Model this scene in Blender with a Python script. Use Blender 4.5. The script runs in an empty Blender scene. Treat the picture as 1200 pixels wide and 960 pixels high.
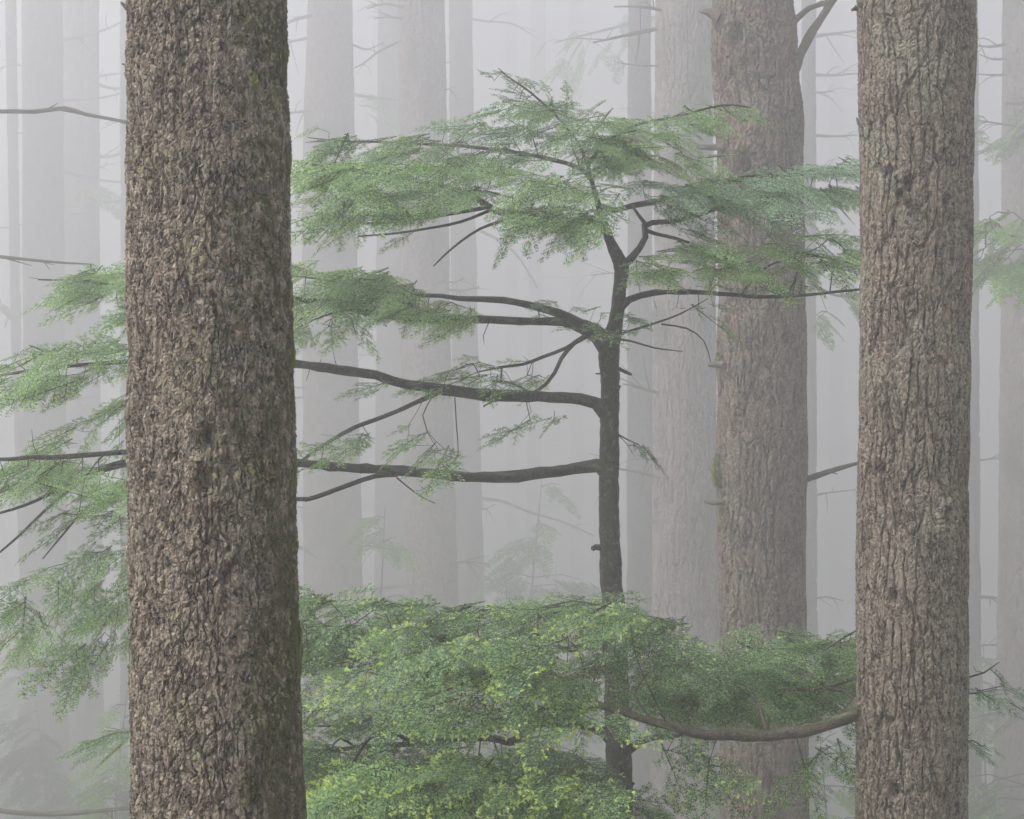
import bpy, math
import numpy as np

rng = np.random.default_rng(7)
scene = bpy.context.scene
COL = scene.collection
PI = math.pi
CAM_Z = 1.7
FW = 0.51                      # picture width divided by distance


def P(px, py, d):
    """a point of the photograph (1200 x 960 pixels) at d metres in front of the camera"""
    return np.array([(px - 600) / 1200 * FW * d, d, CAM_Z - (py - 480) / 1200 * FW * d])


def ppm(d):
    return FW * d / 1200       # metres per photo pixel


# ------------------------------------------------------------------ noise
def _hash(ix, iy, iz):
    h = (ix.astype(np.uint32) * np.uint32(374761393) + iy.astype(np.uint32) * np.uint32(668265263)
         + iz.astype(np.uint32) * np.uint32(2147483647 - 58))
    h = (h ^ (h >> np.uint32(13))) * np.uint32(1274126177)
    h = (h ^ (h >> np.uint32(16))) * np.uint32(2246822519)
    return h ^ (h >> np.uint32(15))


def noise3(x, y, z, seed=0):
    """gradient-free smooth value noise with quintic fade, range about -1..1"""
    x = np.asarray(x, float) + seed * 17.31
    y = np.asarray(y, float) + seed * 5.77
    z = np.asarray(z, float) + seed * 9.13
    xi, yi, zi = np.floor(x), np.floor(y), np.floor(z)
    fx, fy, fz = x - xi, y - yi, z - zi
    xi, yi, zi = xi.astype(np.int64), yi.astype(np.int64), zi.astype(np.int64)
    ux = fx * fx * fx * (fx * (fx * 6 - 15) + 10)
    uy = fy * fy * fy * (fy * (fy * 6 - 15) + 10)
    uz = fz * fz * fz * (fz * (fz * 6 - 15) + 10)
    out = 0
    for a in (0, 1):
        wx = ux if a else 1 - ux
        for b in (0, 1):
            wy = uy if b else 1 - uy
            for c in (0, 1):
                wz = uz if c else 1 - uz
                h = _hash(xi + a, yi + b, zi + c)
                # gradient noise
                gx = (h & np.uint32(1023)).astype(float) / 511.5 - 1
                gy = ((h >> np.uint32(10)) & np.uint32(1023)).astype(float) / 511.5 - 1
                gz = ((h >> np.uint32(20)) & np.uint32(1023)).astype(float) / 511.5 - 1
                out = out + wx * wy * wz * (gx * (fx - a) + gy * (fy - b) + gz * (fz - c))
    return out * 1.6


def fbm(x, y, z, seed=0, octaves=3):
    t, a = 0, 1.0
    for k in range(octaves):
        t = t + a * noise3(x * 2 ** k, y * 2 ** k, z * 2 ** k, seed + k)
        a *= 0.5
    return t


def worley(u, v, nu, seed=0):
    """cells on a strip that closes on itself after nu cells; returns F1, F2, cell random, offsets to the nearest seed"""
    ui, vi = np.floor(u).astype(np.int64), np.floor(v).astype(np.int64)
    f1 = np.full(u.shape, 9.0)
    f2 = np.full(u.shape, 9.0)
    rid = np.zeros(u.shape)
    ox = np.zeros(u.shape)
    oy = np.zeros(u.shape)
    for a in (-1, 0, 1):
        for b in (-1, 0, 1):
            cu, cv = ui + a, vi + b
            h = _hash(np.mod(cu, nu), cv, np.full(cu.shape, seed + 11, np.int64))
            jx = (h & np.uint32(1023)).astype(float) / 1023
            jy = ((h >> np.uint32(10)) & np.uint32(1023)).astype(float) / 1023
            rr = ((h >> np.uint32(20)) & np.uint32(1023)).astype(float) / 1023
            dx, dy = u - (cu + jx), v - (cv + jy)
            d = np.sqrt(dx * dx + dy * dy)
            new = d < f1
            f2 = np.where(new, f1, np.minimum(f2, d))
            f1 = np.where(new, d, f1)
            rid = np.where(new, rr, rid)
            ox = np.where(new, dx, ox)
            oy = np.where(new, dy, oy)
    return f1, f2, rid, ox, oy


def sstep(a, b, x):
    t = np.clip((x - a) / (b - a), 0, 1)
    return t * t * (3 - 2 * t)


# ------------------------------------------------------------------ materials
def new_mat(name):
    m = bpy.data.materials.new(name)
    m.use_nodes = True
    nt = m.node_tree
    nt.nodes.clear()
    return m, nt


def nd(nt, t, **kw):
    n = nt.nodes.new(t)
    for k, v in kw.items():
        setattr(n, k, v)
    return n


def rgb(c):
    return (c[0], c[1], c[2], 1.0)


def mixc(nt, fac, a, b, blend='MIX'):
    n = nd(nt, 'ShaderNodeMix', data_type='RGBA', blend_type=blend)
    for sock, val in ((0, fac), (6, a), (7, b)):
        if isinstance(val, (int, float)):
            n.inputs[sock].default_value = val
        elif isinstance(val, tuple):
            n.inputs[sock].default_value = rgb(val)
        else:
            nt.links.new(val, n.inputs[sock])
    return n.outputs[2]


def bark_material(name, dark, light, moss, lichen, fine=260.0, bump=1.0, rough=0.85, flake=85.0, chip=(0.34, 0.31, 0.27)):
    """bark colours: each flake has a shade of its own, moss and lichen patches have a shape of their own"""
    m, nt = new_mat(name)
    L = nt.links.new
    at = nd(nt, 'ShaderNodeAttribute', attribute_name='bark')
    sep = nd(nt, 'ShaderNodeSeparateColor')
    L(at.outputs['Color'], sep.inputs[0])
    tc = nd(nt, 'ShaderNodeTexCoord')
    no = nd(nt, 'ShaderNodeTexNoise')
    no.inputs['Scale'].default_value = fine * 0.35
    no.inputs['Detail'].default_value = 4
    L(tc.outputs['Object'], no.inputs['Vector'])
    big = nd(nt, 'ShaderNodeTexNoise')
    big.inputs['Scale'].default_value = 3.5
    big.inputs['Detail'].default_value = 3
    L(tc.outputs['Object'], big.inputs['Vector'])
    mp = nd(nt, 'ShaderNodeMapping')
    mp.inputs['Scale'].default_value = (1, 1, 0.55)
    wn = nd(nt, 'ShaderNodeTexNoise')
    wn.inputs['Scale'].default_value = flake * 0.6
    wn.inputs['Detail'].default_value = 2
    L(tc.outputs['Object'], wn.inputs['Vector'])
    wv = nd(nt, 'ShaderNodeVectorMath', operation='MULTIPLY_ADD')
    L(wn.outputs['Color'], wv.inputs[0])
    wv.inputs[1].default_value = (1.0 / flake,) * 3
    L(tc.outputs['Object'], wv.inputs[2])
    L(wv.outputs[0], mp.inputs['Vector'])
    vo = nd(nt, 'ShaderNodeTexVoronoi', feature='F1')
    vo.inputs['Scale'].default_value = flake
    L(mp.outputs[0], vo.inputs['Vector'])
    vs = nd(nt, 'ShaderNodeSeparateColor')
    L(vo.outputs['Color'], vs.inputs[0])
    ve = nd(nt, 'ShaderNodeTexVoronoi', feature='DISTANCE_TO_EDGE')
    ve.inputs['Scale'].default_value = flake
    L(mp.outputs[0], ve.inputs['Vector'])
    v2 = nd(nt, 'ShaderNodeTexVoronoi', feature='F1')
    v2.inputs['Scale'].default_value = flake * 2.3
    L(mp.outputs[0], v2.inputs['Vector'])
    v2s = nd(nt, 'ShaderNodeSeparateColor')
    L(v2.outputs['Color'], v2s.inputs[0])

    def mad(a, k, b):
        n_ = nd(nt, 'ShaderNodeMath', operation='MULTIPLY_ADD')
        L(a, n_.inputs[0])
        n_.inputs[1].default_value = k
        if isinstance(b, float):
            n_.inputs[2].default_value = b
        else:
            L(b, n_.inputs[2])
        return n_.outputs[0]
    tone = mad(sep.outputs[0], 0.35, mad(no.outputs[0], 0.5, mad(vs.outputs[0], 0.55, mad(v2s.outputs[1], 0.35, 0.0))))
    mr = nd(nt, 'ShaderNodeMapRange')
    mr.inputs[1].default_value = 0.50
    mr.inputs[2].default_value = 1.25
    L(tone, mr.inputs[0])
    c = mixc(nt, mr.outputs[0], dark, light)
    c = mixc(nt, big.outputs[0], c, mixc(nt, 0.5, c, (1.10, 0.97, 0.86), 'MULTIPLY'))
    # pale chips
    ch = nd(nt, 'ShaderNodeMapRange')
    ch.inputs[1].default_value = 0.90
    ch.inputs[2].default_value = 0.96
    ch.inputs[4].default_value = 0.75
    L(v2s.outputs[0], ch.inputs[0])
    c = mixc(nt, ch.outputs[0], c, chip)
    c = mixc(nt, sep.outputs[1], c, moss)
    c = mixc(nt, sep.outputs[2], c, lichen)
    b = nd(nt, 'ShaderNodeBsdfPrincipled')
    L(c, b.inputs['Base Color'])
    b.inputs['Roughness'].default_value = rough
    b.inputs['Specular IOR Level'].default_value = 0.35
    eg = nd(nt, 'ShaderNodeMapRange')
    eg.inputs[2].default_value = 0.22
    L(ve.outputs['Distance'], eg.inputs[0])
    hgt = mad(eg.outputs[0], 0.5, mad(vs.outputs[1], 0.55, mad(v2s.outputs[2], 0.4, mad(no.outputs[0], 0.5, 0.0))))
    bp = nd(nt, 'ShaderNodeBump')
    bp.inputs['Strength'].default_value = bump
    bp.inputs['Distance'].default_value = 0.55 / flake
    L(hgt, bp.inputs['Height'])
    L(bp.outputs[0], b.inputs['Normal'])
    o = nd(nt, 'ShaderNodeOutputMaterial')
    L(b.outputs[0], o.inputs[0])
    return m


def leaf_material(name, a, b_, trans=0.3, rough=0.32):
    m, nt = new_mat(name)
    L = nt.links.new
    at = nd(nt, 'ShaderNodeAttribute', attribute_name='leaf')
    sep = nd(nt, 'ShaderNodeSeparateColor')
    L(at.outputs['Color'], sep.inputs[0])
    c = mixc(nt, sep.outputs[0], a, b_)
    p = nd(nt, 'ShaderNodeBsdfPrincipled')
    L(c, p.inputs['Base Color'])
    p.inputs['Roughness'].default_value = rough
    p.inputs['Specular IOR Level'].default_value = 0.5
    t = nd(nt, 'ShaderNodeBsdfTranslucent')
    L(mixc(nt, 1.0, c, (1.3, 1.35, 0.7), 'MULTIPLY'), t.inputs[0])
    mx = nd(nt, 'ShaderNodeMixShader')
    mx.inputs[0].default_value = trans
    L(p.outputs[0], mx.inputs[1])
    L(t.outputs[0], mx.inputs[2])
    o = nd(nt, 'ShaderNodeOutputMaterial')
    L(mx.outputs[0], o.inputs[0])
    return m


def ground_material():
    m, nt = new_mat('forest_floor')
    L = nt.links.new
    tc = nd(nt, 'ShaderNodeTexCoord')
    n1 = nd(nt, 'ShaderNodeTexNoise')
    n1.inputs['Scale'].default_value = 0.35
    n1.inputs['Detail'].default_value = 6
    L(tc.outputs['Object'], n1.inputs['Vector'])
    n2 = nd(nt, 'ShaderNodeTexNoise')
    n2.inputs['Scale'].default_value = 6
    n2.inputs['Detail'].default_value = 5
    L(tc.outputs['Object'], n2.inputs['Vector'])
    r = nd(nt, 'ShaderNodeMapRange')
    r.inputs[1].default_value = 0.42
    r.inputs[2].default_value = 0.6
    L(n1.outputs[0], r.inputs[0])
    c = mixc(nt, n2.outputs[0], (0.03, 0.022, 0.014), (0.09, 0.065, 0.04))
    c = mixc(nt, r.outputs[0], c, mixc(nt, n2.outputs[0], (0.03, 0.05, 0.012), (0.09, 0.13, 0.035)))
    p = nd(nt, 'ShaderNodeBsdfPrincipled')
    L(c, p.inputs['Base Color'])
    p.inputs['Roughness'].default_value = 0.95
    bp = nd(nt, 'ShaderNodeBump')
    bp.inputs['Strength'].default_value = 0.6
    bp.inputs['Distance'].default_value = 0.1
    L(n2.outputs[0], bp.inputs['Height'])
    L(bp.outputs[0], p.inputs['Normal'])
    o = nd(nt, 'ShaderNodeOutputMaterial')
    L(p.outputs[0], o.inputs[0])
    return m


M = {}
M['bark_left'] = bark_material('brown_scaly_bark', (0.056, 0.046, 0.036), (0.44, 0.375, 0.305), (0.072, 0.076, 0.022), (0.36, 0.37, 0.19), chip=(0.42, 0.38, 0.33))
M['bark_right'] = bark_material('furrowed_bark', (0.055, 0.046, 0.035), (0.36, 0.305, 0.245), (0.085, 0.088, 0.050), (0.36, 0.36, 0.27), flake=75.0, chip=(0.36, 0.33, 0.29))
M['bark_mid'] = bark_material('grey_brown_bark', (0.050, 0.038, 0.030), (0.27, 0.21, 0.165), (0.12, 0.12, 0.06), (0.30, 0.29, 0.23), fine=120, flake=36.0, chip=(0.27, 0.24, 0.22))
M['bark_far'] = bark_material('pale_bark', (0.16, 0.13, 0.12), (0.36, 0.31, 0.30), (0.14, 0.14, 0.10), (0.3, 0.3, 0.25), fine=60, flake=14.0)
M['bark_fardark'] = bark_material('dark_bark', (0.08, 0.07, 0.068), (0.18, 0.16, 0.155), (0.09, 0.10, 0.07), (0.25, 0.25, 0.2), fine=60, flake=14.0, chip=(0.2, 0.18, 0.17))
M['bark_hemlock'] = bark_material('wet_dark_bark', (0.014, 0.012, 0.011), (0.075, 0.066, 0.058), (0.05, 0.055, 0.03), (0.16, 0.17, 0.13), rough=0.7, chip=(0.17, 0.165, 0.15))
M['bark_bough'] = bark_material('bough_bark', (0.06, 0.048, 0.038), (0.15, 0.12, 0.095), (0.09, 0.09, 0.04), (0.25, 0.25, 0.2), rough=0.75, chip=(0.2, 0.18, 0.15))
M['twig'] = bark_material('twig_bark', (0.045, 0.034, 0.027), (0.12, 0.095, 0.075), (0.1, 0.1, 0.05), (0.2, 0.2, 0.15), chip=(0.12, 0.1, 0.08))
M['dead'] = bark_material('dead_wood', (0.11, 0.09, 0.078), (0.24, 0.20, 0.175), (0.1, 0.1, 0.05), (0.3, 0.3, 0.25))
M['deaddark'] = bark_material('dead_dark_wood', (0.04, 0.033, 0.028), (0.10, 0.085, 0.072), (0.1, 0.1, 0.05), (0.3, 0.3, 0.25), chip=(0.12, 0.1, 0.09))
M['needle'] = leaf_material('hemlock_needles', (0.060, 0.125, 0.060), (0.37, 0.57, 0.27), trans=0.48)
M['needle_lit'] = leaf_material('lit_needles', (0.095, 0.20, 0.085), (0.50, 0.72, 0.33), trans=0.48)  # lighter copy of the hemlock needles: brightness of lit sprays put into the colour
M['needle_blue'] = leaf_material('cool_needles', (0.095, 0.18, 0.105), (0.42, 0.60, 0.43), trans=0.48)
M['shoot'] = leaf_material('lime_shoots', (0.42, 0.56, 0.14), (0.72, 0.82, 0.34), trans=0.35)
M['shrub'] = leaf_material('shrub_leaves', (0.10, 0.24, 0.03), (0.26, 0.45, 0.09), trans=0.45)
M['fern'] = leaf_material('fern_leaves', (0.035, 0.075, 0.018), (0.09, 0.15, 0.04), trans=0.35)
M['moss'] = leaf_material('moss_leaves', (0.11, 0.13, 0.03), (0.26, 0.27, 0.09), trans=0.3)
M['ground'] = ground_material()


# ------------------------------------------------------------------ objects
def mesh_obj(name, V, F, mats, parent=None, attr=None, attr_name='bark', mat_idx=None, smooth=True):
    """V (n,3) world coordinates, F (m,4) quads"""
    V = np.asarray(V, float)
    F = np.asarray(F, np.int32)
    off = np.zeros(3)
    if parent is not None:
        q = parent
        while q is not None:
            off += np.array(q.location)
            q = q.parent
    me = bpy.data.meshes.new(name)
    k = F.shape[1]
    me.vertices.add(len(V))
    me.loops.add(F.size)
    me.polygons.add(len(F))
    me.vertices.foreach_set('co', (V - off).astype(np.float32).ravel())
    me.loops.foreach_set('vertex_index', F.ravel())
    me.polygons.foreach_set('loop_start', np.arange(0, F.size, k, dtype=np.int32))
    if not isinstance(mats, (list, tuple)):
        mats = [mats]
    for m in mats:
        me.materials.append(m)
    if mat_idx is not None:
        me.polygons.foreach_set('material_index', np.asarray(mat_idx, np.int32))
    me.polygons.foreach_set('use_smooth', np.full(len(F), smooth))
    if attr is not None:
        a = me.color_attributes.new(attr_name, 'FLOAT_COLOR', 'POINT')
        buf = np.ones((len(V), 4), np.float32)
        buf[:, :attr.shape[1]] = attr
        a.data.foreach_set('color', buf.ravel())
    me.update(calc_edges=True)
    o = bpy.data.objects.new(name, me)
    COL.objects.link(o)
    if parent is not None:
        o.parent = parent
    return o


def thing(name, loc, label, cat, group=None):
    o = bpy.data.objects.new(name, None)
    o.empty_display_size = 0.3
    o.location = loc
    COL.objects.link(o)
    o['label'] = label
    o['category'] = cat
    if group:
        o['group'] = group
    return o


def ground_z(x, y):
    x = np.asarray(x, float)
    y = np.asarray(y, float)
    yy = np.maximum(y, 0)
    z = -0.235 * np.minimum(yy, 60) - 0.12 * np.clip(yy - 60, 0, 60) - 0.055 * np.clip(yy - 120, 0, 1e9)
    z = z + 0.04 * np.clip(-y, 0, 60)
    z = z + 0.25 * noise3(x * 0.12, y * 0.12, 0 * x, 3) * np.clip(np.abs(y) / 6, 0, 1) + 0.9 * noise3(x * 0.03, y * 0.03, 0 * x, 4) * np.clip(yy / 40, 0, 1)
    return z


def catmull(pts, rad, step):
    """smooth a polyline and sample it about every step metres; returns points and radii"""
    pts = np.asarray(pts, float)
    rad = np.asarray(rad, float)
    p = np.vstack([2 * pts[0] - pts[1], pts, 2 * pts[-1] - pts[-2]])
    out, ro = [], []
    for i in range(len(pts) - 1):
        a, b, c, d = p[i], p[i + 1], p[i + 2], p[i + 3]
        n = max(1, int(np.linalg.norm(c - b) / step))
        for t in np.arange(n) / n:
            out.append(0.5 * ((2 * b) + (c - a) * t + (2 * a - 5 * b + 4 * c - d) * t * t + (3 * b - a - 3 * c + d) * t ** 3))
            ro.append(rad[i] * (1 - t) + rad[i + 1] * t)
    out.append(pts[-1])
    ro.append(rad[-1])
    return np.array(out), np.array(ro)


def frames(pts):
    t = np.gradient(pts, axis=0)
    t /= np.linalg.norm(t, axis=1)[:, None] + 1e-12
    n = np.zeros_like(t)
    up = np.array([0, 0, 1.0]) if abs(t[0][2]) < 0.9 else np.array([0, -1.0, 0])
    n0 = up - t[0] * up.dot(t[0])
    n[0] = n0 / np.linalg.norm(n0)
    for i in range(1, len(t)):
        v = n[i - 1] - t[i] * n[i - 1].dot(t[i])
        n[i] = v / (np.linalg.norm(v) + 1e-12)
    b = np.cross(t, n)
    return t, n, b


class Geo:
    """collects quads with vertex attributes for ONE mesh"""

    def __init__(self):
        self.V, self.F, self.A, self.n = [], [], [], 0

    def add(self, V, F, A):
        self.V.append(V)
        self.F.append(np.asarray(F, np.int64) + self.n)
        self.A.append(A)
        self.n += len(V)

    def tube(self, pts, rad, sides=6, bump=0.0, seed=0):
        pts = np.asarray(pts, float)
        t, n, b = frames(pts)
        th = np.arange(sides) / sides * 2 * PI
        R = np.asarray(rad, float)[:, None] * np.ones(sides)
        ring = pts[:, None, :] + 0 * R[..., None]
        dirs = n[:, None, :] * np.cos(th)[None, :, None] + b[:, None, :] * np.sin(th)[None, :, None]
        A = np.zeros((len(pts), sides, 3))
        if bump > 0:
            q = pts[:, None, :] + dirs * R[..., None]
            k = 1.0 / np.maximum(np.median(rad), 0.004)
            nn = fbm(q[..., 0] * k * 0.8, q[..., 1] * k * 0.8, q[..., 2] * k * 0.8, seed + 40, 3)
            R = R * (1 + bump * nn)
            A[..., 0] = np.clip(0.5 + 0.6 * noise3(q[..., 0] * k * 2, q[..., 1] * k * 2, q[..., 2] * k * 2, seed + 50), 0, 1)
            A[..., 1] = np.clip(sstep(0.35, 0.8, dirs[..., 2] * 0.6 + noise3(q[..., 0] * 9, q[..., 1] * 9, q[..., 2] * 9, seed + 60)), 0, 1)
            A[..., 2] = sstep(0.45, 0.6, noise3(q[..., 0] * 45, q[..., 1] * 45, q[..., 2] * 45, seed + 61))
        else:
            A[..., 0] = rng.random()
        V = (ring + dirs * R[..., None]).reshape(-1, 3)
        m = len(pts)
        i = np.arange(m - 1)[:, None] * sides
        j = np.arange(sides)[None, :]
        j2 = (j + 1) % sides
        F = np.stack([i + j, i + j2, i + sides + j2, i + sides + j], -1).reshape(-1, 4)
        self.add(V, F, A.reshape(-1, 3))
        # caps: a tip point at each end, as degenerate-free triangles folded into quads
        for e, row in ((0, 0), (-1, m - 1)):
            c = pts[e] + t[e] * (-0.3 if e == 0 else 0.6) * rad[e]
            Vc = np.vstack([self.V[-1][row * sides:(row + 1) * sides] if e == 0 else V[row * sides:(row + 1) * sides], c])
            if sides % 2 == 0:
                Fc = [[k, (k + 1) % sides, (k + 2) % sides, sides] for k in range(0, sides, 2)]
                if e == 0:
                    Fc = [f[::-1] for f in Fc]
                Ac = np.zeros((sides + 1, 3))
                Ac[:, 0] = 0.5
                self.V.append(Vc)
                self.F.append(np.array(Fc) + self.n)
                self.A.append(Ac)
                self.n += len(Vc)

    def build(self, name, mat, parent=None):
        return mesh_obj(name, np.vstack(self.V), np.vstack(self.F), mat, parent, np.vstack(self.A))


# ------------------------------------------------------------------ bark
def bark_scaly(x3, u01, s, z, R, seed, moss_side, k=1.0):
    """irregular scaly plates with broken upright cracks"""
    X, Y = x3
    w1 = 0.020 * k * noise3(X * 9 / k, Y * 9 / k, z * 5 / k, seed) + 0.010 * k * noise3(X * 28 / k, Y * 28 / k, z * 20 / k, seed + 1)
    w2 = 0.045 * k * noise3(X * 8 / k, Y * 8 / k, z * 8 / k, seed + 2) + 0.010 * k * noise3(X * 40 / k, Y * 40 / k, z * 40 / k, seed + 3)
    cw, ch = 0.032 * k, 0.135 * k
    nu = max(3, round(2 * PI * R / cw))
    f1, f2, rid, ox, oy = worley(u01 * nu + w1 / cw, (z + w2) / ch, nu, seed)
    mod = sstep(-0.35, 0.35, noise3(X * 10 / k, Y * 10 / k, z * 4 / k, seed + 4))
    crack = (1 - sstep(0.02, 0.22, f2 - f1)) * (0.25 + 0.75 * mod)
    fw, fh = 0.0088 * k, 0.0150 * k
    nf = max(3, round(2 * PI * R / fw))
    g1, g2, fid, gx, gy = worley(u01 * nf + w1 / fw * 1.3, (z + w2 * 0.7) / fh, nf, seed + 5)
    flake = (fid - 0.5) * 0.0052 * k - gy * 0.0032 * k + gx * 0.0025 * k * np.sign(fid - 0.5) - 0.0026 * k * (1 - sstep(0.0, 0.22, g2 - g1))
    lump = 0.009 * k * noise3(X * 6 / k, Y * 6 / k, z * 3 / k, seed + 6) + 0.003 * k * noise3(X * 18 / k, Y * 18 / k, z * 9 / k, seed + 7)
    fine = 0.0024 * k * noise3(X * 150 / k, Y * 150 / k, z * 110 / k, seed + 8) + 0.0026 * k * noise3(X * 70 / k, Y * 70 / k, z * 45 / k, seed + 9)
    d = lump + flake * (1 - 0.5 * crack) + fine + (rid - 0.5) * 0.009 * k - 0.020 * k * crack
    tone = np.clip(0.15 + 0.62 * fid + 0.25 * (rid - 0.5) + 0.25 * noise3(X * 5, Y * 5, z * 5, seed + 12), 0, 1)
    return d, tone, fid, g2 - g1


def bark_furrow(x3, u01, s, z, R, seed, k=1.0, depth=0.013):
    """long upright ridges parted by narrow, wavering, broken furrows"""
    X, Y = x3
    w1 = 0.030 * k * noise3(X * 4 / k, Y * 4 / k, z * 2.0 / k, seed) + 0.012 * k * noise3(X * 16 / k, Y * 16 / k, z * 10 / k, seed + 1) + 0.007 * k * noise3(X * 45 / k, Y * 45 / k, z * 36 / k, seed + 13)
    w2 = 0.10 * k * noise3(X * 7 / k, Y * 7 / k, z * 4 / k, seed + 2)
    cw, ch = 0.052 * k, 0.34 * k
    nu = max(3, round(2 * PI * R / cw))
    f1, f2, rid, ox, oy = worley(u01 * nu + w1 / cw, (z + w2) / ch, nu, seed)
    e = f2 - f1
    mod = sstep(-0.5, 0.1, noise3(X * 11 / k, Y * 11 / k, z * 5 / k, seed + 4))
    crack = (1 - sstep(0.03, 0.17, e)) * (0.18 + 0.82 * mod)
    # second, finer net of shallow cracks that cross the ridges
    cw2, ch2 = 0.030 * k, 0.062 * k
    nu2 = max(3, round(2 * PI * R / cw2))
    h1, h2, hid, hx, hy = worley(u01 * nu2 + w1 / cw2 * 1.1, (z + 0.6 * w2) / ch2, nu2, seed + 3)
    crack2 = (1 - sstep(0.0, 0.22, h2 - h1)) * sstep(-0.3, 0.5, noise3(X * 14, Y * 14, z * 9, seed + 14))
    fw, fh = 0.011 * k, 0.015 * k
    nf = max(3, round(2 * PI * R / fw))
    g1, g2, fid, gx, gy = worley(u01 * nf + w1 / fw, (z + w2 * 0.3) / fh, nf, seed + 5)
    flake = (fid - 0.5) * 0.0036 * k - gy * 0.0022 * k - 0.0012 * k * (1 - sstep(0, 0.2, g2 - g1))
    lump = 0.007 * k * noise3(X * 5 / k, Y * 5 / k, z * 2.2 / k, seed + 6)
    fine = 0.0022 * k * noise3(X * 130 / k, Y * 130 / k, z * 100 / k, seed + 8) + 0.0022 * k * noise3(X * 55 / k, Y * 55 / k, z * 40 / k, seed + 9)
    d = lump + flake + fine + (rid - 0.5) * 0.004 * k - depth * k * crack - 0.0045 * k * crack2 - 0.002 * k * (1 - sstep(0.0, 0.5, e))
    tone = np.clip(0.22 + 0.45 * fid + 0.35 * (rid - 0.5) + 0.22 * noise3(X * 4, Y * 4, z * 3, seed + 12), 0, 1)
    return d, tone, fid, e


def trunk_mesh(rows, d, style, seed, res, zr, ndense=True, flare=0.35, k=1.0, knots=(), moss=None, top_extra=3.0, name='trunk', depth=0.013,
               root=None, mat=None):
    """rows: (photo y, left edge, right edge) of the trunk at distance d. Dense rings where the frame sees them, coarse elsewhere."""
    rows = sorted(rows)
    py = np.array([r[0] for r in rows], float)
    cx = np.array([(r[1] + r[2]) / 2 for r in rows])
    hw = np.array([(r[2] - r[1]) / 2 for r in rows])
    zs = CAM_Z - (py - 480) * ppm(d)
    xs = (cx - 600) * ppm(d)
    rs = hw * ppm(d)
    o = np.argsort(zs)
    zs, xs, rs = zs[o], xs[o], rs[o]
    gz = float(ground_z(xs[0], d)) - 0.25
    ztop = CAM_Z + 480 * ppm(d) + top_extra
    zlo, zhi = CAM_Z - 500 * ppm(d), CAM_Z + 500 * ppm(d)
    dense = np.arange(max(zlo, gz + 0.05), zhi, zr)
    z = np.concatenate([np.linspace(gz, dense[0] - 0.05, 24), dense, np.linspace(dense[-1] + 0.06, ztop, 24)])
    # axis and radius with linear run-out beyond the picture
    def ext(v):
        lo, hi = (v[1] - v[0]) / (zs[1] - zs[0]), (v[-1] - v[-2]) / (zs[-1] - zs[-2])
        r = np.interp(z, zs, v)
        r = np.where(z < zs[0], v[0] + np.clip(lo * (z - zs[0]), -0.05, 0.05), r)
        return np.where(z > zs[-1], v[-1] + np.clip(hi * (z - zs[-1]), -0.05, 0.05), r)
    ax, ar = ext(xs), ext(rs)
    above = z - gz
    ar = ar * (1 + flare * np.exp(-above / (2.2 * rs[0])))
    R0 = float(np.median(rs))
    ax = ax + 0.008 * R0 * noise3(z / R0 * 0.9, 0 * z, 0 * z, seed + 60) * 2
    ar = ar * (1 + 0.009 * noise3(z / R0 * 1.3, 0 * z, 0 * z, seed + 61) * 2)
    # angles: fine towards the camera, coarse on the far side
    half = PI * 0.62
    nf_ = int(2 * half * R0 / res)
    nb_ = max(10, int((2 * PI - 2 * half) * R0 / (res * 3)))
    th = np.concatenate([np.linspace(-half, half, nf_, endpoint=False), np.linspace(half, 2 * PI - half, nb_, endpoint=False)])
    TH, Z = np.meshgrid(th, z)
    ca, sa = np.sin(TH), -np.cos(TH)            # angle 0 looks at the camera (-y)
    X, Y = R0 * ca, R0 * sa
    u01 = np.mod(TH, 2 * PI) / (2 * PI)
    f = bark_scaly if style == 'scaly' else bark_furrow
    if style == 'scaly':
        dsp, tone, fid, e = f((X, Y), u01, TH * R0, Z, R0, seed, None, k)
    else:
        dsp, tone, fid, e = f((X, Y), u01, TH * R0, Z, R0, seed, k, depth)
    mo = np.zeros_like(dsp)
    for (kx, ky, ks) in knots:
        zc = CAM_Z - (ky - 480) * ppm(d)
        xc = (kx - 600) * ppm(d)
        a0 = math.asin(max(-0.97, min(0.97, (xc - np.interp(zc, z, ax)) / np.interp(zc, z, ar))))
        ds = (TH - a0) * R0
        r = np.sqrt((ds * 1.15) ** 2 + ((Z - zc) * 0.8) ** 2) / (ks * ppm(d))
        wob = 1 + 0.35 * noise3(X * 30, Y * 30, Z * 30, seed + 30)
        r = r * wob
        dsp = dsp + ks * ppm(d) * (0.30 * np.exp(-((r - 1.0) * 1.6) ** 2) - 1.25 * np.exp(-(r * 1.5) ** 2))
    if moss is not None:
        mo = np.clip(moss(TH, Z, X, Y), 0, 1)
    if style == 'scaly':
        lich = sstep(0.80, 0.9, fid) * sstep(0.12, 0.5, noise3(X * 7, Y * 7, Z * 5, seed + 21)) * 0.75
    else:
        lich = sstep(0.45, 0.8, fid) * sstep(-0.05, 0.5, noise3(X * 5, Y * 5, Z * 3, seed + 21)) * 0.7
    RR = ar[:, None] + dsp
    V = np.stack([ax[:, None] + RR * ca, d + RR * sa, Z], -1)
    V[-1] = V[-1] * 0.3 + np.array([ax[-1], d, ztop]) * 0.7
    n, m = Z.shape[1], Z.shape[0]
    i = np.arange(m - 1)[:, None] * n
    j = np.arange(n)[None, :]
    F = np.stack([i + j, i + (j + 1) % n, i + n + (j + 1) % n, i + n + j], -1).reshape(-1, 4)
    A = np.stack([tone, mo, lich], -1).reshape(-1, 3)
    return mesh_obj(name, V.reshape(-1, 3), F, mat, root, A, smooth=d > 12)


def base_of(rows, d):
    r = max(rows)
    x = ((r[1] + r[2]) / 2 - 600) * ppm(d)
    return (x, d, float(ground_z(x, d)))


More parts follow.
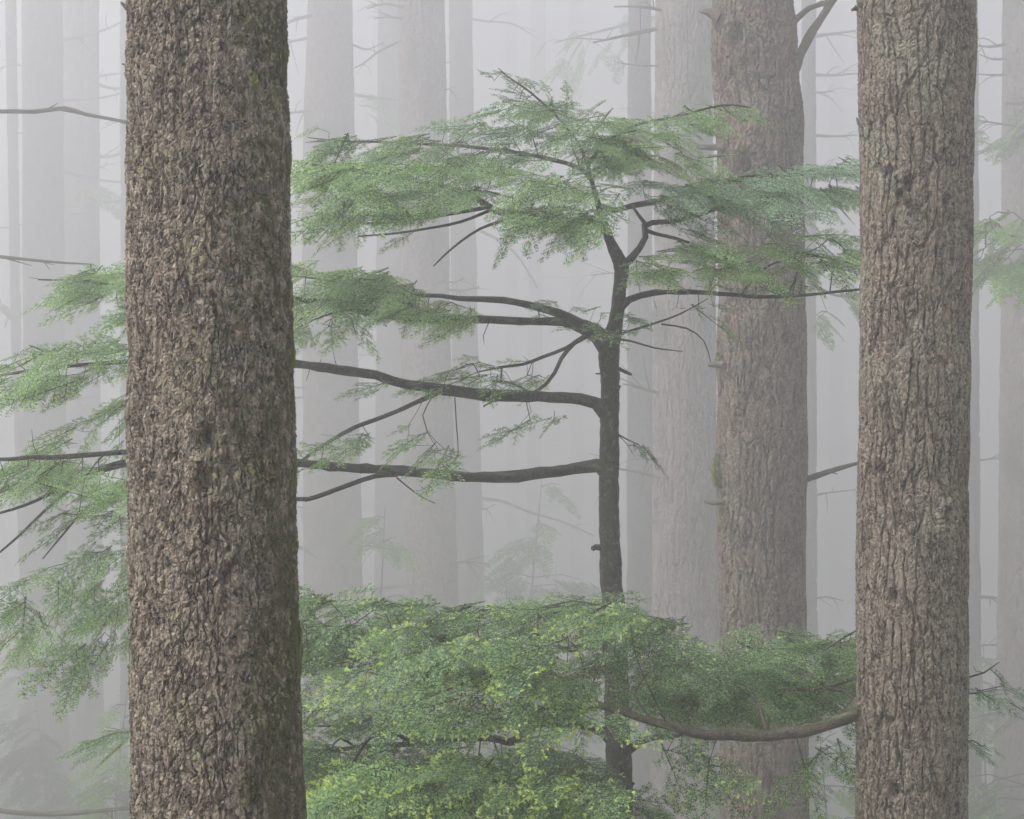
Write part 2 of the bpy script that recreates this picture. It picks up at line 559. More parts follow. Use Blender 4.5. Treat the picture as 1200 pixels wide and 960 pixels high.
# ------------------------------------------------------------------ foliage
def frond_template(r, pairs=9, nl=0.040, sp=0.027, nw=0.42, droop=0.22, dens=1.0, width=0.40):
    """a flat hemlock spray of unit length along +x: side twigs in pairs, needles in two rows.
    returns needle quads (n,4,3), twig quads, and the twig ends"""
    twigs = [(np.zeros(3), np.array([1.0, 0, 0]), 1.0)]
    for i in range(pairs):
        for s in (-1, 1):
            if r.random() > dens:
                continue
            t = (i + 0.5 + 0.35 * (r.random() - 0.5)) / pairs
            l = width * (1 - t) ** 0.75 * (0.35 + 0.65 * min(1, t * 4 + 0.25)) * (0.7 + 0.5 * r.random()) + 0.03
            a = s * math.radians(52 + 14 * (r.random() - 0.5) - 14 * t)
            b = np.array([t, 0, 0])
            dr = np.array([math.cos(a), math.sin(a), 0.10 * (r.random() - 0.5)])
            twigs.append((b, dr, l))
            if l > 0.2 and r.random() < 0.8:
                for q in (0.4, 0.65):
                    a2 = a - s * math.radians(45) if r.random() < 0.5 else a + s * math.radians(40)
                    twigs.append((b + dr * l * q, np.array([math.cos(a2), math.sin(a2), 0.1 * (r.random() - 0.5)]), l * 0.38))
    Q, T, E = [], [], []
    for b, dr, l in twigs:
        n = max(2, int(l / sp))
        side = np.array([-dr[1], dr[0], 0])
        x = (np.arange(n) + r.random()) / n
        for s in (-1, 1):
            base = b + dr * (x * l)[:, None]
            ang = np.radians(58 + 22 * (r.random(n) - 0.5)) * s
            nd_ = dr * np.cos(ang)[:, None] + side * np.sin(ang)[:, None]
            nd_[:, 2] += 0.55 * (r.random(n) - 0.45)
            L = nl * (0.75 + 0.5 * r.random(n)) * np.where(x > 0.9, 0.7, 1.0)
            sd = np.cross(nd_, np.array([0, 0, 1.0]))
            sd /= np.linalg.norm(sd, axis=1)[:, None]
            sd[:, 2] += 0.9 * (r.random(n) - 0.5)
            w = (L * nw * 0.5)[:, None]
            m = base + nd_ * (L * 0.5)[:, None]
            Q.append(np.stack([base, m + sd * w, base + nd_ * L[:, None], m - sd * w], 1))
        h = 0.006 * (1.6 if l == 1.0 else 0.7)
        T.append(np.stack([b - side * h, b + dr * l, b + dr * l + side * 1e-4, b + side * h])[None])
        T.append(np.stack([b - np.array([0, 0, h]), b + dr * l, b + dr * l + np.array([0, 0, 1e-4]), b + np.array([0, 0, h])])[None])
        E.append(np.concatenate([b + dr * l, dr]))
    def bend(v):
        v = v.copy()
        x, y = v[..., 0], v[..., 1]
        v[..., 2] += -droop * np.abs(x) ** 1.8 - 0.45 * droop * np.abs(y) / width * 0.5
        v[..., 0] = x * (1 - 0.12 * droop * x)
        return v
    Q, T, E = bend(np.concatenate(Q)), bend(np.concatenate(T)), np.array(E)
    E[:, :3] = bend(E[:, :3])
    return Q, T, E


def normalize(v):
    return v / (np.linalg.norm(v, axis=-1, keepdims=True) + 1e-12)


class Foliage:
    def __init__(self):
        self.Q, self.QA, self.T, self.S, self.SA = [], [], [], [], []

    def stamp(self, tpl, pos, axis, up, size, r, shoot=0.0, tone=0.5):
        Q, T, E = tpl
        x = axis / np.linalg.norm(axis)
        y = np.cross(up, x)
        y /= np.linalg.norm(y) + 1e-9
        z = np.cross(x, y)
        Mx = np.stack([x, y, z]) * size
        q = Q @ Mx + pos
        self.Q.append(q.reshape(-1, 4, 3))
        cl = 0.32 * float(noise3(pos[0] * 2.6, pos[1] * 2.6, pos[2] * 5.0, 88))
        a = np.clip(tone + cl + 0.36 * (r.random() - 0.5) + 1.1 * (r.random(len(q)) - 0.5), 0, 1)
        self.QA.append(np.repeat(a, 4))
        self.T.append((T @ Mx + pos).reshape(-1, 4, 3))
        if shoot > 0:
            k = np.nonzero(r.random(len(E)) < shoot)[0]
            if len(k):
                self.shoots(E[k, :3] @ Mx + pos, normalize(E[k, 3:] @ (Mx / size)), r)

    def shoots(self, p, dr, r):
        n = len(p)
        m = 9
        sz = 0.0135 * (0.7 + 0.6 * r.random((n, 1, 1)))
        d = dr[:, None, :] * 0.8 + r.normal(size=(n, m, 3)) * 0.55 + np.array([0, 0, -0.45])
        d = normalize(d)
        s = normalize(np.cross(d, r.normal(size=(n, m, 3))))
        b = np.repeat(p[:, None, :], m, 1) + dr[:, None, :] * sz * np.linspace(-0.4, 0.5, m)[None, :, None]
        mid = b + d * sz * 0.5
        q = np.stack([b, mid + s * sz * 0.22, b + d * sz, mid - s * sz * 0.22], 2)
        self.S.append(q.reshape(-1, 4, 3))
        self.SA.append(np.repeat(np.clip(r.random(n * m) * 0.6 + np.repeat(r.random(n), m) * 0.5, 0, 1), 4))

    @staticmethod
    def _quads(L):
        V = np.concatenate(L).reshape(-1, 3)
        return V, np.arange(len(V), dtype=np.int64).reshape(-1, 4)

    def build(self, parent, mat, name='foliage', twig_mat=None, shoots=True):
        if not self.Q:
            return None
        V, F = self._quads(self.Q)
        a = np.concatenate(self.QA)[:, None]
        V2, F2 = self._quads(self.T)
        A = np.vstack([np.repeat(a, 3, 1), np.full((len(V2), 3), 0.4)])
        mi = np.concatenate([np.zeros(len(F)), np.ones(len(F2))])
        o = mesh_obj(name, np.vstack([V, V2]), np.vstack([F, F2 + len(V)]), [mat, twig_mat or M['twig']], parent, A, 'leaf', mi, smooth=False)
        if self.S and shoots:
            V, F = self._quads(self.S)
            a = np.concatenate(self.SA)[:, None]
            mesh_obj('new_shoots', V, F, M['shoot'], parent, np.repeat(a, 3, 1), 'leaf', None, smooth=False)
        return o


tr = np.random.default_rng(3)
TPL = [frond_template(tr, droop=0.10 + 0.25 * tr.random()) for _ in range(9)]
TPL_SPARSE = [frond_template(tr, dens=0.8, sp=0.030, droop=0.15) for _ in range(4)]
TPL_FAR = [frond_template(tr, pairs=9, nl=0.075, sp=0.05, nw=0.4, droop=0.3) for _ in range(5)]


def pad_points(st, d0, dr, n, layers, r):
    """points of a bough's spread: st = (photo x, top y, bottom y) along the bough, in thin storeys, spread over depth d0 +- dr"""
    st = np.array(st, float)
    ln = np.diff(st[:, 0]) * (0.5 * ((st[1:, 2] - st[1:, 1]) + (st[:-1, 2] - st[:-1, 1])) + 6)
    seg = r.choice(len(ln), size=n, p=np.abs(ln) / np.abs(ln).sum())
    t = r.random(n)
    px = st[seg, 0] * (1 - t) + st[seg + 1, 0] * t
    top = st[seg, 1] * (1 - t) + st[seg + 1, 1] * t
    bot = st[seg, 2] * (1 - t) + st[seg + 1, 2] * t
    lay = r.integers(0, layers, n)
    v = np.clip((lay + 0.42 + 0.07 * r.normal(size=n)) / layers, -0.02, 0.9)
    # a storey nearer to the camera sits lower, as a drooping sheet does
    u = np.clip(r.normal(size=n) * 0.55, -1.2, 1.2)
    v = np.clip(v - 0.16 * u, -0.05, 0.95)
    d = d0 + dr * u
    return np.stack([(px - 600) / 1200 * FW * d, d, CAM_Z - (top + (bot - top) * v - 480) / 1200 * FW * d], 1)


def grow(limb, pts, r, path_w=0.35):
    """join the points to the limb by a tree of twigs; returns parents (index < 0: limb sample -1-i) and order"""
    nl, n = len(limb), len(pts)
    best = np.full(n, 1e9)
    par = np.zeros(n, int)
    dist0 = np.linalg.norm(pts[:, None, :] - limb[None], axis=2)
    pos = np.linspace(0, 1, nl)[None, :]
    k = (dist0 + 0.15 * pos).argmin(1)
    best = dist0[np.arange(n), k] * 1.05
    par = -1 - np.maximum(0, k - np.minimum(nl // 8 + 1, (dist0[np.arange(n), k] / 0.15).astype(int)))
    path = np.zeros(n)
    done = np.zeros(n, bool)
    order = []
    for _ in range(n):
        i = int(np.where(done, 1e18, best).argmin())
        done[i] = True
        order.append(i)
        p = limb[-1 - par[i]] if par[i] < 0 else pts[par[i]]
        path[i] = (0 if par[i] < 0 else path[par[i]]) + np.linalg.norm(pts[i] - p)
        c = np.linalg.norm(pts - pts[i], axis=1) + path_w * path[i]
        up = (~done) & (c < best)
        best[up] = c[up]
        par[up] = i
    return par, order


def leafy(parent, limb_pts, limb_rad, pads, r, bark, leaf, bare=False, outward=None, step=0.05, sides=8, twigr=0.0012, rootmat=None, extra_tubes=()):
    """one branch: the limb, its twigs (one mesh) and its foliage (a sub-part)"""
    lp, lr = catmull(limb_pts, limb_rad, step)
    lp = lp + 0.006 * np.stack([noise3(lp[:, 0] * 5, lp[:, 1] * 5, lp[:, 2] * 5, s) for s in (1, 2, 3)], 1) * np.clip(np.arange(len(lp)) / 4, 0, 1)[:, None]
    g = Geo()
    g.tube(lp, lr, sides, 0.26, int(r.integers(1, 99)))
    for (ep, er) in extra_tubes:
        tp, t_r = catmull(ep, er, step)
        g.tube(tp, t_r, 6, 0.12, int(r.integers(1, 99)))
    for _ in range(int(len(lp) * 0.22)):
        i = int(r.integers(3, len(lp) - 1))
        dv = normalize(r.normal(size=3) + np.array([0, 0, -0.15]) + 0.5 * normalize(lp[i] - lp[i - 1]))
        L = 0.03 + 0.14 * r.random() ** 2
        g.tube(np.array([lp[i], lp[i] + dv * L * 0.5 + r.normal(size=3) * 0.12 * L, lp[i] + dv * L]), np.array([1.0, 0.8, 0.35]) * min(0.0028, lr[i] * 0.5), 4)
    fo = Foliage()
    for pad in pads:
        st, d0, dr, n = pad[:4]
        n = int(n * (1.0 if len(pad) > 4 and pad[4].get('sparse') else 1.15))
        opt = pad[4] if len(pad) > 4 else {}
        pts = pad_points(st, d0, dr, n, opt.get('layers', 3), r)
        base = lp
        if 'limb' in opt:
            base, _ = catmull(opt['limb'], np.ones(len(opt['limb'])), step)
        par, order = grow(base, pts, r, opt.get('path', 0.35))
        cnt = np.ones(n)
        for i in order[::-1]:
            if par[i] >= 0:
                cnt[par[i]] += cnt[i]
        kids = [[] for _ in range(n)]
        tpl = TPL_SPARSE if opt.get('sparse') else TPL
        for i in order:
            p0 = base[-1 - par[i]] if par[i] < 0 else pts[par[i]]
            p1 = pts[i]
            v = p1 - p0
            L = np.linalg.norm(v)
            ra = twigr * cnt[i] ** 0.42
            if par[i] < 0 and L > 0.15 or L > 0.35:
                mid = (p0 + p1) / 2 + np.array([0, 0, 0.10 * L]) + r.normal(size=3) * 0.11 * L
                q, rr = catmull([p0, mid, p1], [ra * 1.35, ra * 1.15, ra], 0.07)
            else:
                q, rr = np.array([p0, (p0 + p1) / 2 + r.normal(size=3) * 0.05 * L, p1]), np.array([ra * 1.15, ra * 1.05, ra])
            g.tube(q, rr, 4)
            if r.random() < opt.get('leaf', 1.0):
                h = v / (L + 1e-9)
                out = np.array(opt.get('out', (-1, 0, 0)), float)
                yaw = r.normal() * 0.75
                o2 = np.array([out[0] * math.cos(yaw) - out[1] * math.sin(yaw), out[0] * math.sin(yaw) + out[1] * math.cos(yaw), 0])
                ax = 0.55 * np.array([h[0], h[1], 0.3 * h[2]]) + o2 * 0.8 + np.array([0, -0.22, opt.get('pitch', -0.16) + 0.12 * r.normal()])
                ax /= np.linalg.norm(ax[:2]) + 0.2
                ax[2] = np.clip(ax[2], -0.45 if opt.get('pitch', 0) > -0.3 else -1.2, 0.12 if opt.get('pitch', 0) <= 0 else 1)
                up = np.array([0.22 * r.normal(), -opt.get('tilt', 0.5) + 0.25 * r.normal(), 1.0])
                size = opt.get('size', 0.32) * (0.50 + 0.6 * r.random() + 0.75 * r.random() ** 4)
                fo.stamp(tpl[r.integers(len(tpl))], p1 - 0.12 * size * normalize(ax), ax, up, size, r, opt.get('shoot', 0.0) * (r.random() < opt.get('shootp', 1.0)), opt.get('tone', 0.45))
    b = g.build('branch', bark, parent)
    fo.build(b, leaf)
    return b


def bare_branch(parent, pts, rad, r, mat, twigs=0, name='branch', step=0.05, sides=8, bump=0.15, tl=0.5):
    lp, lr = catmull(pts, rad, step)
    g = Geo()
    g.tube(lp, lr, sides, bump, int(r.integers(1, 99)))
    for _ in range(twigs):
        i = int(r.integers(len(lp) // 4, len(lp) - 1))
        t = normalize(lp[min(i + 1, len(lp) - 1)] - lp[i - 1])
        dvec = normalize(t + r.normal(size=3) * 0.7 + np.array([0, 0, -0.25]))
        L = tl * (0.4 + 0.8 * r.random())
        q = [lp[i], lp[i] + dvec * L * 0.5 + r.normal(size=3) * 0.05 * L, lp[i] + dvec * L + np.array([0, 0, -0.15 * L])]
        g.tube(*catmull(q, [lr[i] * 0.5, lr[i] * 0.35, lr[i] * 0.15], step), 4)
    return g.build(name, mat, parent)


def PX(d, *pts):
    """photo points, each (x, y) or (x, y, depth)"""
    return [P(p[0], p[1], p[2] if len(p) > 2 else d) for p in pts]


def moss_tuft(parent, c, sx, sz, n, r):
    """a lumpy cushion of moss on bark, bristling with short shoots"""
    nu, nv = 28, 18
    th, ph = np.meshgrid(np.arange(nu) / nu * 2 * PI, np.linspace(0.02, PI - 0.02, nv))
    D = np.stack([np.sin(ph) * np.cos(th), np.sin(ph) * np.sin(th), np.cos(ph)], -1)
    q = D * np.array([sx, sx, sz]) * 1.3
    b = 1 + 0.5 * noise3(D[..., 0] * 2.2 + c[0], D[..., 1] * 2.2, D[..., 2] * 2.2 + c[2], 8) + 0.25 * noise3(D[..., 0] * 7, D[..., 1] * 7, D[..., 2] * 7, 9)
    V0 = (c + q * b[..., None]).reshape(-1, 3)
    a_ = np.arange(nv - 1)[:, None] * nu
    j_ = np.arange(nu)[None, :]
    F0 = np.stack([a_ + j_, a_ + (j_ + 1) % nu, a_ + nu + (j_ + 1) % nu, a_ + nu + j_], -1).reshape(-1, 4)
    k_ = r.integers(0, len(V0), n)
    p = V0[k_]
    out = normalize(p - c)
    d = normalize(out + r.normal(size=(n, 3)) * 0.5 + np.array([0, 0, -0.5]))
    s = normalize(np.cross(d, r.normal(size=(n, 3))))
    L = 0.35 * sx * (0.6 + 0.9 * r.random((n, 1)))
    m = p + d * L * 0.5
    q = np.stack([p - d * L * 0.1, m + s * L * 0.2, p + d * L, m - s * L * 0.2], 1).reshape(-1, 3)
    V = np.vstack([V0, q])
    F = np.vstack([F0, np.arange(len(q)).reshape(-1, 4) + len(V0)])
    a = np.concatenate([0.2 + 0.3 * r.random(len(V0)), np.repeat(r.random(n), 4)])[:, None]
    return mesh_obj('moss_tuft', V, F, M['moss'], parent, np.repeat(a, 3, 1), 'leaf', None, smooth=False)


# ================================================================== the setting
def build_ground():
    x = np.concatenate([np.linspace(-700, -160, 12, endpoint=False), np.linspace(-160, 160, 161), np.linspace(160, 700, 13)[1:]])
    y = np.concatenate([np.linspace(-400, -60, 12, endpoint=False), np.linspace(-60, 300, 181), np.linspace(300, 1500, 20)[1:]])
    X, Y = np.meshgrid(x, y)
    Z = ground_z(X, Y)
    n = len(x)
    i = np.arange(len(y) - 1)[:, None] * n
    j = np.arange(n - 1)[None, :]
    F = np.stack([i + j, i + j + 1, i + n + j + 1, i + n + j], -1).reshape(-1, 4)
    o = mesh_obj('ground', np.stack([X, Y, Z], -1).reshape(-1, 3), F, M['ground'])
    o['kind'] = 'structure'
    o['label'] = 'mossy forest floor sloping down into the fog'
    o['category'] = 'ground'


build_ground()

# ================================================================== near left trunk
D_L = 5.0
rows_l = [(0, 150, 335), (150, 150, 338), (300, 150.5, 341), (480, 151, 344), (640, 152, 347), (800, 154, 351), (960, 156, 358)]


def moss_shade_l(TH, Z, X, Y):  # olive moss, spread wide and dark so its colour also shades the right flank
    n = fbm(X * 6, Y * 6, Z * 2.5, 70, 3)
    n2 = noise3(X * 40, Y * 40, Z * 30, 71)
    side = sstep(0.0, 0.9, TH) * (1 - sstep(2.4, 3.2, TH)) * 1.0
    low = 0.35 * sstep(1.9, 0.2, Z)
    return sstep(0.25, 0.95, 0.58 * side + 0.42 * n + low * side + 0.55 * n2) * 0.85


t = thing('conifer_tree', base_of(rows_l, D_L), 'big brown scaly trunk with olive moss down its right side, beside the sagging layered sprays', 'tree', 'large near trunks')
trunk_mesh(rows_l, D_L, 'scaly', 100, 0.0023, 0.0023, k=0.56, knots=[(256, 512, 17), (254, 562, 15), (278, 668, 11), (240, 668, 9), (285, 745, 9)], moss=moss_shade_l, root=t, mat=M['bark_left'])

rl = np.random.default_rng(12)
bare_branch(t, PX(D_L, (156, 12), (148, 9), (142, 3)), [0.008, 0.006, 0.003], rl, M['dead'], 1, 'branch_stub', 0.01, tl=0.03)
bare_branch(t, PX(D_L, (156, 76), (147, 76), (143, 75)), [0.005, 0.003, 0.0015], rl, M['dead'], 0, 'branch_stub', 0.01)
for (mx, my, sx, sz) in ((337, 62, 0.006, 0.018), (339, 190, 0.007, 0.022), (343, 418, 0.008, 0.03), (345, 560, 0.008, 0.04), (350, 760, 0.010, 0.05), (300, 96, 0.008, 0.014)):
    dm = D_L - 0.02 if mx > 320 else D_L - 0.165
    moss_tuft(t, P(mx - 2, my, dm), sx, sz, 120, rl)

# ================================================================== near right trunk and its bough
D_R = 9.0
rows_r = [(0, 1005, 1143), (160, 1007, 1141), (320, 1009, 1138), (480, 1007, 1136), (640, 1004, 1134), (830, 1003, 1134), (960, 1003, 1133)]


def moss_r(TH, Z, X, Y):
    n = fbm(X * 7, Y * 7, Z * 3, 80, 3)
    return sstep(0.35, 0.9, 0.35 * sstep(0.5, 1.5, TH) + 0.25 * sstep(-1.0, -1.6, TH) + 0.6 * n) * 0.5


tR = thing('conifer_tree', base_of(rows_r, D_R), 'straight beige trunk with long upright bark furrows, bearing a sagging leafy bough low down', 'tree', 'large near trunks')
trunk_mesh(rows_r, D_R, 'furrow', 200, 0.0040, 0.0040, k=0.82, knots=[(1053, 224, 11), (1097, 243, 9), (1024, 547, 9), (1037, 692, 9), (1037, 915, 10), (1100, 603, 11), (1060, 372, 6)],
           moss=moss_r, root=tR, mat=M['bark_right'], depth=0.021)
rb = np.random.default_rng(21)
bare_branch(tR, PX(D_R, (1012, 12), (1004, 10), (998, 12)), [0.016, 0.012, 0.006], rb, M['dead'], 1, 'branch_stub', 0.012, tl=0.05)
bare_branch(tR, PX(D_R, (1012, 150), (1006, 145), (1004, 138)), [0.010, 0.007, 0.003], rb, M['dead'], 0, 'branch_stub', 0.012)
bare_branch(tR, PX(D_R - 0.24, (1053, 226), (1053, 224, D_R - 0.29), (1052, 222, D_R - 0.32)), [0.020, 0.016, 0.009], rb, M['deaddark'], 0, 'branch_stub', 0.012)
bough = PX(8.95, (1012, 828, 9.0), (1000, 836, 8.97), (960, 853), (925, 858), (900, 863), (860, 861), (828, 861), (800, 854), (765, 846), (735, 836, 9.0), (700, 825, 9.05), (663, 800, 9.1), (630, 782, 9.1), (600, 778, 9.1), (540, 766, 9.2), (450, 764, 9.3), (360, 770, 9.4))
bough_r = [0.052, 0.033, 0.026, 0.027, 0.024, 0.025, 0.022, 0.022, 0.019, 0.017, 0.015, 0.013, 0.011, 0.010, 0.009, 0.007, 0.004]
leafy(tR, bough, bough_r, [
    ([(685, 715, 745), (745, 705, 730)], 8.7, 0.12, 7, dict(layers=1, shoot=0.45, tone=0.6, size=0.24)),
    ([(345, 698, 762), (400, 696, 775), (450, 706, 780), (500, 706, 780), (560, 712, 785), (620, 706, 795), (680, 702, 805), (725, 700, 790), (770, 715, 775), (815, 735, 765)], 9.6, 0.5, 100, dict(layers=4, shoot=0.25, shootp=0.45, tone=0.42)),
    ([(310, 696, 712), (400, 694, 712), (500, 704, 720), (600, 708, 722), (700, 702, 716), (810, 730, 742)], 9.5, 0.4, 46, dict(layers=1, shoot=0.2, shootp=0.4, tone=0.45, pitch=-0.06, tilt=0.35)),
    ([(300, 735, 765), (345, 725, 770), (420, 730, 770)], 9.3, 0.3, 26, dict(layers=2, shoot=0.5, shootp=0.5, tone=0.42)),
    ([(300, 780, 840), (345, 775, 828), (400, 780, 818), (450, 772, 803), (500, 768, 815), (560, 770, 848), (600, 762, 850), (650, 772, 850), (705, 800, 850)], 8.8, 0.40, 76, dict(layers=2, shoot=0.7, shootp=0.6, tone=0.5)),
    ([(440, 722, 745), (500, 735, 765), (560, 740, 770), (600, 748, 772), (660, 745, 775)], 8.6, 0.25, 22, dict(layers=2, shoot=0.45, shootp=0.9, tone=0.55)),
    ([(742, 785, 820), (790, 768, 832), (840, 762, 836), (880, 746, 836), (930, 738, 830), (980, 744, 815), (1010, 752, 805), (1040, 760, 800)], 9.75, 0.5, 150, dict(layers=4, out=(0.4, -0.7, 0), tone=0.52, shoot=0.05, shootp=0.4, pitch=-0.08)),
    ([(775, 872, 890), (820, 878, 912), (860, 885, 915)], 9.1, 0.2, 7, dict(layers=1, sparse=True, out=(0.4, -0.7, 0), shoot=0.4, pitch=-0.4)),
    ([(940, 872, 905), (985, 870, 912)], 9.4, 0.2, 8, dict(layers=2, sparse=True, out=(0, -1, 0), pitch=-0.55)),
], rb, M['bark_bough'], M['needle'], sides=10)
leafy(tR, PX(9.1, (1120, 812, 9.15), (1136, 793), (1152, 788), (1170, 776)), [0.006, 0.005, 0.004, 0.002],
      [([(1130, 775, 815), (1160, 780, 828), (1190, 800, 838)], 9.2, 0.2, 9, dict(layers=2, sparse=True, out=(1, 0, 0), pitch=-0.4, size=0.22))], rb, M['twig'], M['needle_blue'])
leafy(tR, PX(9.3, (1125, 870), (1140, 868), (1160, 880)), [0.004, 0.003, 0.0015],
      [([(1130, 858, 880), (1165, 868, 892)], 9.3, 0.15, 4, dict(layers=1, sparse=True, out=(1, 0, 0), pitch=-0.5, size=0.2))], rb, M['twig'], M['needle_blue'])
bare_branch(tR, PX(9.1, (1010, 735, 9.1), (985, 750), (963, 765)), [0.005, 0.004, 0.0015], rb, M['deaddark'], 3, tl=0.12)

# ================================================================== the young hemlock
D_H = 11.0
rh = np.random.default_rng(33)
th_pts = PX(D_H, (727, 1180), (726, 960), (724, 860), (721, 760), (716, 680), (714, 600), (714, 520), (715, 450), (714, 410), (722, 375, 11.02), (727, 330), (728, 312), (716, 285), (708, 265), (700, 235), (692, 208), (687, 190), (676, 165), (655, 140), (625, 112), (598, 92), (584, 80))
hp = np.array([0, 1])
th_r = [x * ppm(D_H) / 2 for x in (36, 31, 30, 27.5, 25.5, 24, 22.5, 21.5, 25, 17, 15, 19, 12, 11, 6, 4.5, 3.6, 2.8, 2.0, 1.5, 1.1, 0.8)]
hb = th_pts[0].copy()
hb[2] = float(ground_z(hb[0], D_H))
tH = thing('young_hemlock', hb, 'slender dark young hemlock with flat layered green sprays, between the large trunks', 'tree')
tp, tr_ = catmull([np.array([hb[0], D_H, hb[2] - 0.15])] + th_pts, [0.11] + th_r, 0.012)
gH = Geo()
gH.tube(tp, tr_, 36, 0.10, 5)
gH.build('trunk', M['bark_hemlock'], tH)
HB, HN = M['bark_hemlock'], M['needle']
k = ppm(D_H) / 2
# limb A and what hangs on it
limbA = PX(D_H, (714, 486), (706, 478), (697, 472), (680, 468), (630, 465), (570, 463), (517, 457), (473, 450, 10.95), (440, 440, 10.9), (407, 435, 10.9), (373, 430, 10.85), (343, 427, 10.8), (260, 420, 10.8), (180, 424, 10.8), (90, 428, 10.8), (0, 440, 10.8), (-60, 450, 10.8))
radA = [a * k for a in (24, 20, 15, 13.5, 13, 14, 13, 11, 11, 10.5, 10, 9.5, 8, 6, 4.5, 3, 2)]
subA = [(PX(D_H, (519, 458), (487, 472), (463, 483), (437, 493), (413, 502), (390, 515), (357, 537), (320, 565)), [a * k for a in (6, 5.5, 5, 5, 4.5, 4, 3, 1.5)]),
        (PX(D_H, (622, 463), (640, 450), (650, 437, 10.97), (658, 420), (673, 402), (690, 392)), [a * k for a in (4, 4, 4.5, 5, 5.5, 7)]),
        (PX(D_H, (692, 390), (663, 408), (637, 418), (613, 427), (590, 430), (560, 436)), [a * k for a in (6, 4.2, 4, 3.6, 3, 1.5)]),
        (PX(D_H, (588, 430), (587, 448)), [3 * k, 2 * k]), (PX(D_H, (620, 460), (600, 449), (577, 447)), [3.5 * k, 3 * k, 2 * k]),
        (PX(D_H, (578, 470), (567, 476), (567, 477.5)), [2.5 * k, 2 * k, 1 * k]), (PX(D_H, (533, 466), (535, 500), (537, 530), (532, 545)), [1.6 * k, 1.5 * k, 1.2 * k, 0.8 * k])]
leafy(tH, limbA, radA, [
    ([(440, 448, 460), (500, 430, 460), (560, 416, 456), (610, 418, 452), (650, 426, 455)], 11.0, 0.22, 26, dict(layers=2, sparse=True, limb=subA[2][0], size=0.26)),
    ([(583, 508, 525), (620, 482, 508), (660, 480, 500), (700, 490, 510)], 10.95, 0.12, 9, dict(layers=1, sparse=True, size=0.22, pitch=-0.3, limb=PX(10.97, (618, 466), (650, 482), (700, 500)))),
    ([(345, 525, 560), (397, 503, 538), (440, 500, 540), (500, 498, 532), (540, 508, 545)], 10.9, 0.25, 26, dict(layers=2, sparse=True, size=0.27, pitch=-0.35, limb=subA[0][0])),
    ([(-70, 425, 472), (0, 418, 466), (40, 404, 462), (100, 398, 458), (150, 396, 435), (220, 402, 430)], 10.8, 0.35, 62, dict(layers=2, tone=0.5)),
    ([(20, 565, 578), (60, 512, 560), (110, 472, 535), (150, 450, 525), (220, 440, 500)], 11.2, 0.3, 34, dict(layers=2, pitch=-0.4, tone=0.5, limb=PX(11.1, (330, 428), (220, 455), (150, 485), (90, 520), (40, 560)))),
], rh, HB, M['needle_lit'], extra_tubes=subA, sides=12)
# limb B
limbB = PX(D_H, (714, 555), (708, 549), (699, 545), (680, 548), (657, 552), (607, 558), (577, 559), (530, 557), (473, 552), (440, 550), (397, 547), (350, 543, 10.9), (250, 533, 10.7), (150, 530, 10.5), (60, 536, 10.4), (0, 538, 10.3), (-60, 540, 10.3))
radB = [a * k for a in (24, 20, 15, 13.5, 13, 13.5, 12.5, 12, 11.5, 11, 10.5, 10, 8, 6, 5, 4, 3)]
subB = [(PX(D_H, (466, 556), (440, 558), (410, 568), (383, 578), (362, 585), (345, 585), (300, 590), (250, 600)), [a * k for a in (6, 5.5, 5.5, 5.5, 5, 5, 4, 2)]),
        (PX(D_H, (365, 582), (358, 588)), [3 * k, 2 * k]),
        (PX(10.7, (260, 533), (150, 540), (100, 558), (77, 570), (30, 592), (-10, 604)), [a * k for a in (7, 5.5, 5, 4.5, 3.5, 2.5)]),
        (PX(10.7, (250, 536), (150, 545), (100, 562), (60, 592), (20, 630), (-10, 655)), [a * k for a in (5, 4, 4, 3.5, 3, 2)]),
        (PX(10.8, (250, 555), (150, 565), (133, 573), (97, 600), (75, 625), (50, 655)), [a * k for a in (4.5, 4, 3.5, 3.5, 2.5, 1.5)]),
        (PX(10.95, (465, 560), (490, 580), (510, 590)), [2 * k, 1.6 * k, 1 * k])]
leafy(tH, limbB, radB, [
    ([(-50, 548, 582), (0, 545, 576), (60, 534, 570), (110, 542, 575), (150, 552, 590), (200, 555, 592)], 10.5, 0.3, 48, dict(layers=2, tone=0.55)),
    ([(60, 590, 612), (110, 590, 618), (160, 592, 622)], 10.7, 0.2, 9, dict(layers=1, sparse=True)),
    ([(-60, 685, 775), (0, 680, 765), (40, 655, 735), (90, 640, 715), (150, 625, 695), (220, 615, 680)], 10.6, 0.4, 46, dict(layers=3, pitch=-0.5, tone=0.42, limb=PX(10.7, (250, 570), (200, 600), (150, 635), (90, 655), (30, 690), (-40, 730)))),
    ([(15, 750, 800), (60, 715, 785), (85, 700, 765)], 10.3, 0.15, 10, dict(layers=2, sparse=True, pitch=-0.9, size=0.26, leaf=0.85, limb=PX(10.4, (100, 655), (60, 690), (40, 730), (20, 770)))),
    ([(85, 765, 800), (110, 705, 785), (150, 690, 765), (200, 680, 740)], 10.6, 0.2, 26, dict(layers=2, pitch=-0.5, limb=PX(10.6, (240, 640), (190, 670), (150, 700), (110, 760), (90, 790)))),
], rh, HB, M['needle_lit'], extra_tubes=subB, sides=12)
